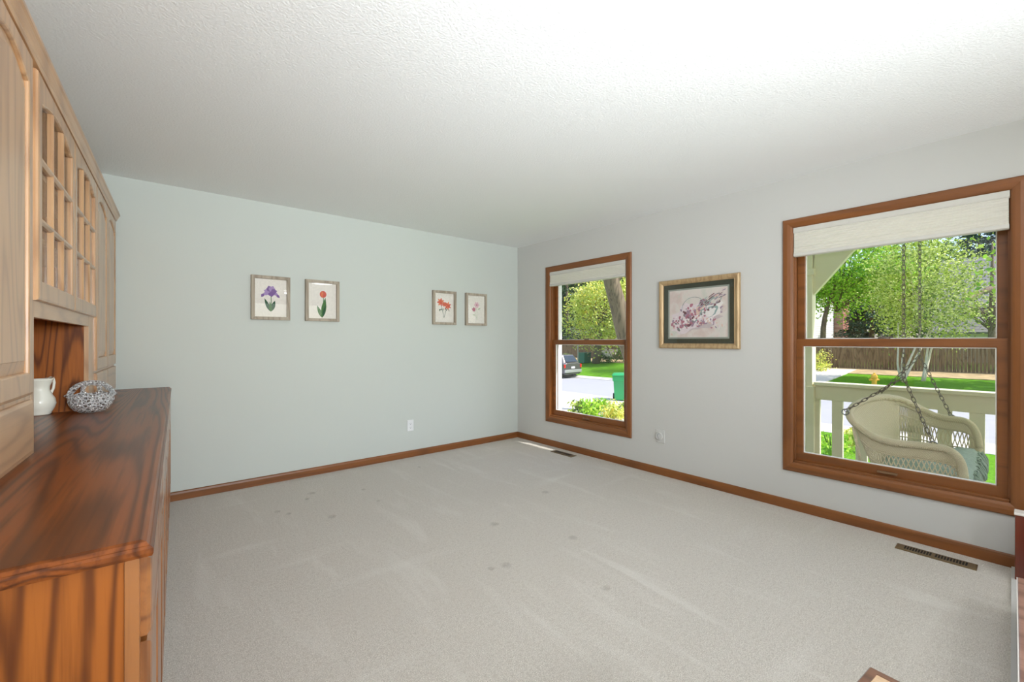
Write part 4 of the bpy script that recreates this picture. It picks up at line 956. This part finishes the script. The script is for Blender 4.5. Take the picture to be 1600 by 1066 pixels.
# houses beyond
def siding_mat(name, rgb, pitch=.2):
    t = NT(name); c = t.coords(); sep = t.n('ShaderNodeSeparateXYZ'); t.l(c, sep.inputs[0]); f_ = t.math('FRACT', t.math('MULTIPLY', sep.outputs[2], 1/pitch)); m = t.math('LESS_THAN', f_, .14)
    t.color(t.mix(m, srgb(*rgb), tuple(x*.45 for x in srgb(*rgb)[:3])+(1,))); t.rough(.7); return t.m
def brick_mat():
    t = NT('red_brick'); b = t.n('ShaderNodeTexBrick'); b.inputs['Color1'].default_value = srgb(164,92,70); b.inputs['Color2'].default_value = srgb(140,74,56); b.inputs['Mortar'].default_value = srgb(180,160,148); b.inputs['Scale'].default_value = 4
    mp = t.n('ShaderNodeMapping'); mp.inputs['Rotation'].default_value = (R(90), 0, 0); t.l(t.coords(), mp.inputs[0]); t.l(mp.outputs[0], b.inputs['Vector']); t.color(b.outputs['Color']); t.rough(.9); return t.m
M['brick'] = brick_mat(); M['white_siding'] = siding_mat('white_lap_siding', (232,230,224)); M['roof'] = siding_mat('grey_shingles', (128,126,124), .25)
def house(name, label, x0, x1, y0, y1, zb, zt, zr, wall, along='y'):
    root = tag(empty(name, (x0, (y0+y1)/2, zb)), label, 'house'); o = Vector(root.location)
    w = MB(); w.box(0, x1-x0, y0-o.y, y1-o.y, -.3, zt-zb); w.build('walls', wall, root)
    r_ = MB(); e = .5; X0, X1, Y0, Y1 = -e, x1-x0+e, y0-o.y-e, y1-o.y+e; xm = (X0+X1)/2
    r_.loops([[(X0, y, zt-zb-.1), (xm, y, zr-zb), (X1, y, zt-zb-.1), (X1, y, zt-zb-.25), (xm, y, zr-zb-.15), (X0, y, zt-zb-.25)] for y in (Y0, Y1)], cap0=True, cap1=True); r_.build('roof', M['roof'], root)
    for yy in ((y0*.7+y1*.3), (y0*.3+y1*.7)):
        wn_ = MB(); wn_.box(-.05, .0, yy-.6-o.y, yy+.6-o.y, 1.0, 2.2); wn_.build('window', M['dark_slot'], root)
    return root
h1 = house('siding_house', 'white lap siding house beyond the fence at the left of the swing window', 41, 49.5, 12, 20, -.3, 5.2, 7.4, M['white_siding'])
ch = MB(); ch.box(8.5, 10.5, 11.3-16, 12.6-16, -.3, 7.6); ch.build('brick_chimney', M['brick'], h1)
house('grey_roofed_house', 'grey roofed house beyond the fence at the right of the swing window', 47, 58, -9, 4.6, -.2, 2.0, 8.2, M['white_siding'])
house('brick_house', 'low brick house beyond the fence behind the parked car', 40, 48, 36, 44, -.3, 2.0, 3.2, M['brick'])
# hydrant
hp = at(1366, 600, 20.5); hp.z = terr(hp.x)
M['hyd'] = plain('hydrant_yellow', (236,180,60), .45)
hy = tag(empty('fire_hydrant', tuple(hp)), 'yellow fire hydrant on the far lawn above the porch railing', 'fire hydrant')
b = MB(); b.lathe([(0,0),(.15,0),(.15,.04),(.10,.05),(.10,.42),(.13,.43),(.13,.47),(0,.47)], n=20); b.build('barrel', M['hyd'], hy, smooth=False)
b = MB(); b.lathe([(.14,.47),(.14,.50),(.12,.56),(.08,.62),(.035,.645),(.035,.69),(0,.69)], n=20); b.build('bonnet', M['hyd'], hy)
for an in (0, 90, 180):
    a = R(an-50); d = Vector((math.cos(a), math.sin(a), 0)); b = MB(); b.tube([d*.08+Vector((0,0,.36)), d*.20+Vector((0,0,.36))], .055, 12); b.build('outlet_cap', M['hyd'], hy)
# wheelie bin
M['bin'] = plain('green_bin_plastic', (36,150,88), .35, var=.1); M['rubber'] = plain('black_rubber', (26,26,28), .7)
bp = at(971, 627, 17.3); bp.z = terr(bp.x)
bi = tag(empty('wheelie_bin', tuple(bp), R(-55)), 'green wheeled garbage bin standing at the curb in the small window', 'bin')
b = MB(); Q = lambda hx, hy_, z: [(-hx, -hy_, z), (hx, -hy_, z), (hx, hy_, z), (-hx, hy_, z)]
b.loops([Q(.24, .26, .05), Q(.26, .28, .06), Q(.30, .34, .80), Q(.335, .375, .81), Q(.335, .375, 1.0)], cap0=True, cap1=True); b.build('body', M['bin'], bi, bevel=.01)
b = MB(); b.loops([Q(.35, .40, 1.0), Q(.36, .41, 1.04), Q(.30, .34, 1.10), Q(.1, .1, 1.12)], cap0=True, cap1=True); b.build('lid', M['bin'], bi, bevel=.01)
for s in (-1, 1):
    b = MB(); b.tube([(s*.27, .30, .13), (s*.34, .30, .13)], .13, 16); b.build('wheel', M['rubber'], bi)
b = MB(); b.tube([(-.25, .42, .98), (.25, .42, .98)], .018, 8); b.build('handle', M['bin'], bi)
# parked car seen from behind
M['carpaint'] = plain('dark_grey_car_paint', (96,92,94), .2, .4, coat=1); M['carglass'] = plain('tinted_glass', (44,54,62), .06, var=.02); M['tail'] = plain('tail_lamp_red', (206,40,36), .2); M['chrome'] = plain('silver_bumper', (190,190,192), .25, .6)
cp_ = at(895, 592, 29.5); cp_.z = -1.3
car = tag(empty('parked_car', tuple(cp_), R(2)), 'dark grey car parked across the street seen from behind', 'car')
def sect(y, ws, zs): return [(w, y, z) for w, z in zip(ws, zs)] + [(-w, y, z) for w, z in reversed(list(zip(ws, zs)))]
b = MB(); secs = []
for y, zt_, zr_, wr in ((0, .95, 1.02, .70), (.12, 1.0, 1.10, .74), (.45, 1.02, 1.60, .60), (1.0, 1.02, 1.68, .60), (2.4, 1.02, 1.66, .60), (3.1, 1.0, 1.10, .66), (4.1, .92, .98, .66), (4.5, .70, .72, .60)):
    secs.append(sect(y, (.70, .86, .91, .90, wr, wr*.85), (.26, .34, .62, zt_, zr_-.05, zr_)))
b.loops(secs, cap0=True, cap1=True); b.build('body', M['carpaint'], car, smooth=False, bevel=.03)
b = MB(); b.add([(-.58, .10, 1.12), (.58, .10, 1.12), (.50, .40, 1.52), (-.50, .40, 1.52)], [(0,1,2,3)]); b.v = [(x, y-.02, z) for x, y, z in b.v]; b.build('rear_window', M['carglass'], car)
for s in (-1, 1):
    b = MB(); b.add([(s*.865, .75, 1.08), (s*.87, 2.8, 1.08), (s*.68, 2.4, 1.52), (s*.68, .95, 1.55)], [(0,1,2,3)]); b.v = [(x+s*.01, y, z) for x, y, z in b.v]; b.build('side_window', M['carglass'], car)
    b = MB(); b.box(s*.88-.10*(s > 0)-.02, s*.88+.10*(s < 0)+.02, -.03, .14, .72, .96); b.build('tail_lamp', M['tail'], car, bevel=.01)
    for y in (.75, 3.7):
        b = MB(); b.tube([(s*.72, y, .33), (s*.92, y, .33)], .33, 20); wv = b.build('wheel', M['rubber'], car); b = MB(); b.tube([(s*.90, y, .33), (s*.93, y, .33)], .19, 14); b.build('hubcap', M['chrome'], wv)
b = MB(); b.box(-.85, .85, -.10, .06, .40, .60); b.build('rear_bumper', M['chrome'], car, bevel=.03)
b = MB(); b.box(-.18, .18, -.035, -.01, .68, .80); b.build('number_plate', M['white_plastic'], car)
# far side details
M['flower'] = plain('pale_blossom', (244,226,226), .8)
ub = at(913, 562, 39); ub.z = terr(ub.x)+.03; u_ = tag(empty('utility_box', tuple(ub)), 'dark green utility box by the fence beyond the parked car', 'box')
b = MB(); b.box(-.45, .45, -.4, .4, 0, .85); b.build('cabinet', plain('utility_green', (44,110,84), .5), u_, bevel=.02); b = MB(); b.box(-.48, .48, -.43, .43, .85, .92); b.build('lid', plain('utility_green_lid', (54,120,92), .5), u_, bevel=.02)
pp = at(903, 565, 36); pp.z = terr(pp.x); b = MB(); b.lathe([(0, 0), (.05, 0), (.045, 2.3), (0, 2.3)], n=12); o = b.build('marker_post', M['steel'], loc=tuple(pp)); tag(o, 'thin grey post standing behind the parked car', 'post')
def bush(u, v, t_, r, mat, label, n=900, ls=.09, name='shrub', group=None, blossoms=0):
    p0 = at(u, v, t_); p0.z = terr(p0.x)+.03; root = tag(empty(name, tuple(p0)), label, 'plant', group)
    p, _ = crown_pts(n, (0, 0, r*.75), (r, r, r*.8), 20, .25, int(u)); p[:, 2] = np.abs(p[:, 2]); leaves('foliage', p, ls, mat, root)
    mb = MB()
    for i in range(7):
        a = i*.9; mb.tube([(0, 0, 0), (.4*r*math.cos(a), .4*r*math.sin(a), r*.9)], .012, 5)
    mb.build('stems', M['bark'], root)
    if blossoms:
        q, _ = crown_pts(blossoms, (0, 0, r*1.1), (r*.8, r*.8, r*.6), 12, .2, int(u)+1); leaves('blossoms', q, ls*1.3, M['flower'], root, asp=.9)
    return root
bush(950, 565, 38, .75, M['leaf_dark'], 'shrub with pale pink blossoms by the fence in the small window', blossoms=350, ls=.14, group='shrubs by the far fence')
bush(975, 562, 38, .9, M['leaf_dark'], 'dark green shrub by the fence at the right of the small window', ls=.14, group='shrubs by the far fence')
bush(1277, 590, 27, .75, M['leaf_yellow'], 'yellow green shrub beside the far driveway left of the hydrant', ls=.10, group='shrubs by the far fence')
bush(1290, 578, 33, .55, M['leaf_dark'], 'small dry shrub at the foot of the fence above the far driveway', ls=.10, group='shrubs by the far fence')
bush(1440, 583, 29, .6, M['leaf_yellow'], 'low yellowish shrub behind the aspen trunks', ls=.10, group='shrubs by the far fence')
bush(1488, 578, 30, .6, M['leaf_yellow'], 'low yellowish shrub right of the aspen trunks', ls=.10, group='shrubs by the far fence')
po = at(1293, 585, 29); po.z = terr(po.x)+.04; b = MB(); b.lathe([(0, 0), (.26, 0), (.34, .5), (.37, .5), (.37, .56), (.30, .56), (.28, .48), (0, .46)], n=20); tag(b.build('planter_pot', M['flower'], loc=tuple(po)), 'pale pink planter pot beside the far driveway', 'pot')
# leafy clumps under the small window
def clump(u, v, mat, label, h=.42, n=60, seed=0, spikes=False):
    t_ = 9.8; p0 = at(u, v, t_)
    for _ in range(12): t_ = (1.24-terr(p0.x)-.03)*675/(v-533); p0 = at(u, v, t_)
    p0.z = terr(p0.x)+.03; root = tag(empty('garden_plant', tuple(p0)), label, 'plant', 'garden plants outside the windows'); g = random.Random(seed)
    q, _ = crown_pts(n*6, (0, 0, h*.55), (h*.7, h*.7, h*.55), 14, .22, seed+90); q[:, 2] = np.abs(q[:, 2])
    leaves('leaves', q, .11, mat, root, asp=.35, up=0, dirs=rng.normal(size=(n*6, 3))*np.array([.6, .6, .3])+np.array([0, 0, .8]))
    mb = MB()
    for i in range(6): a = g.uniform(0, 6.28); mb.tube([(0,0,0), (.10*math.cos(a), .10*math.sin(a), h*.9)], .006, 5)
    mb.build('stems', M['leaf_dark'], root)
clump(905, 650, M['leaf_aspen'], 'pale leafy clump at the left under the small window', .34, seed=1)
clump(920, 652, M['leaf_maple'], 'green leafy clump second from left under the small window', .42, 80, seed=2)
clump(935, 650, M['leaf_maple'], 'dense green leafy clump in the middle under the small window', .46, 90, seed=3)
clump(957, 660, M['leaf_yellow'], 'yellow green leafy clump in front under the small window', .46, 90, seed=4)
clump(972, 652, M['leaf_aspen'], 'small leafy clump beside the bin at the right of the small window', .36, 60, seed=5)
clump(1338, 705, M['leaf_yellow'], 'pale green plant seen between the porch balusters', .5, 60, seed=6)
clump(1298, 712, M['leaf_maple'], 'green plant seen low between the first porch balusters', .4, 60, seed=7)
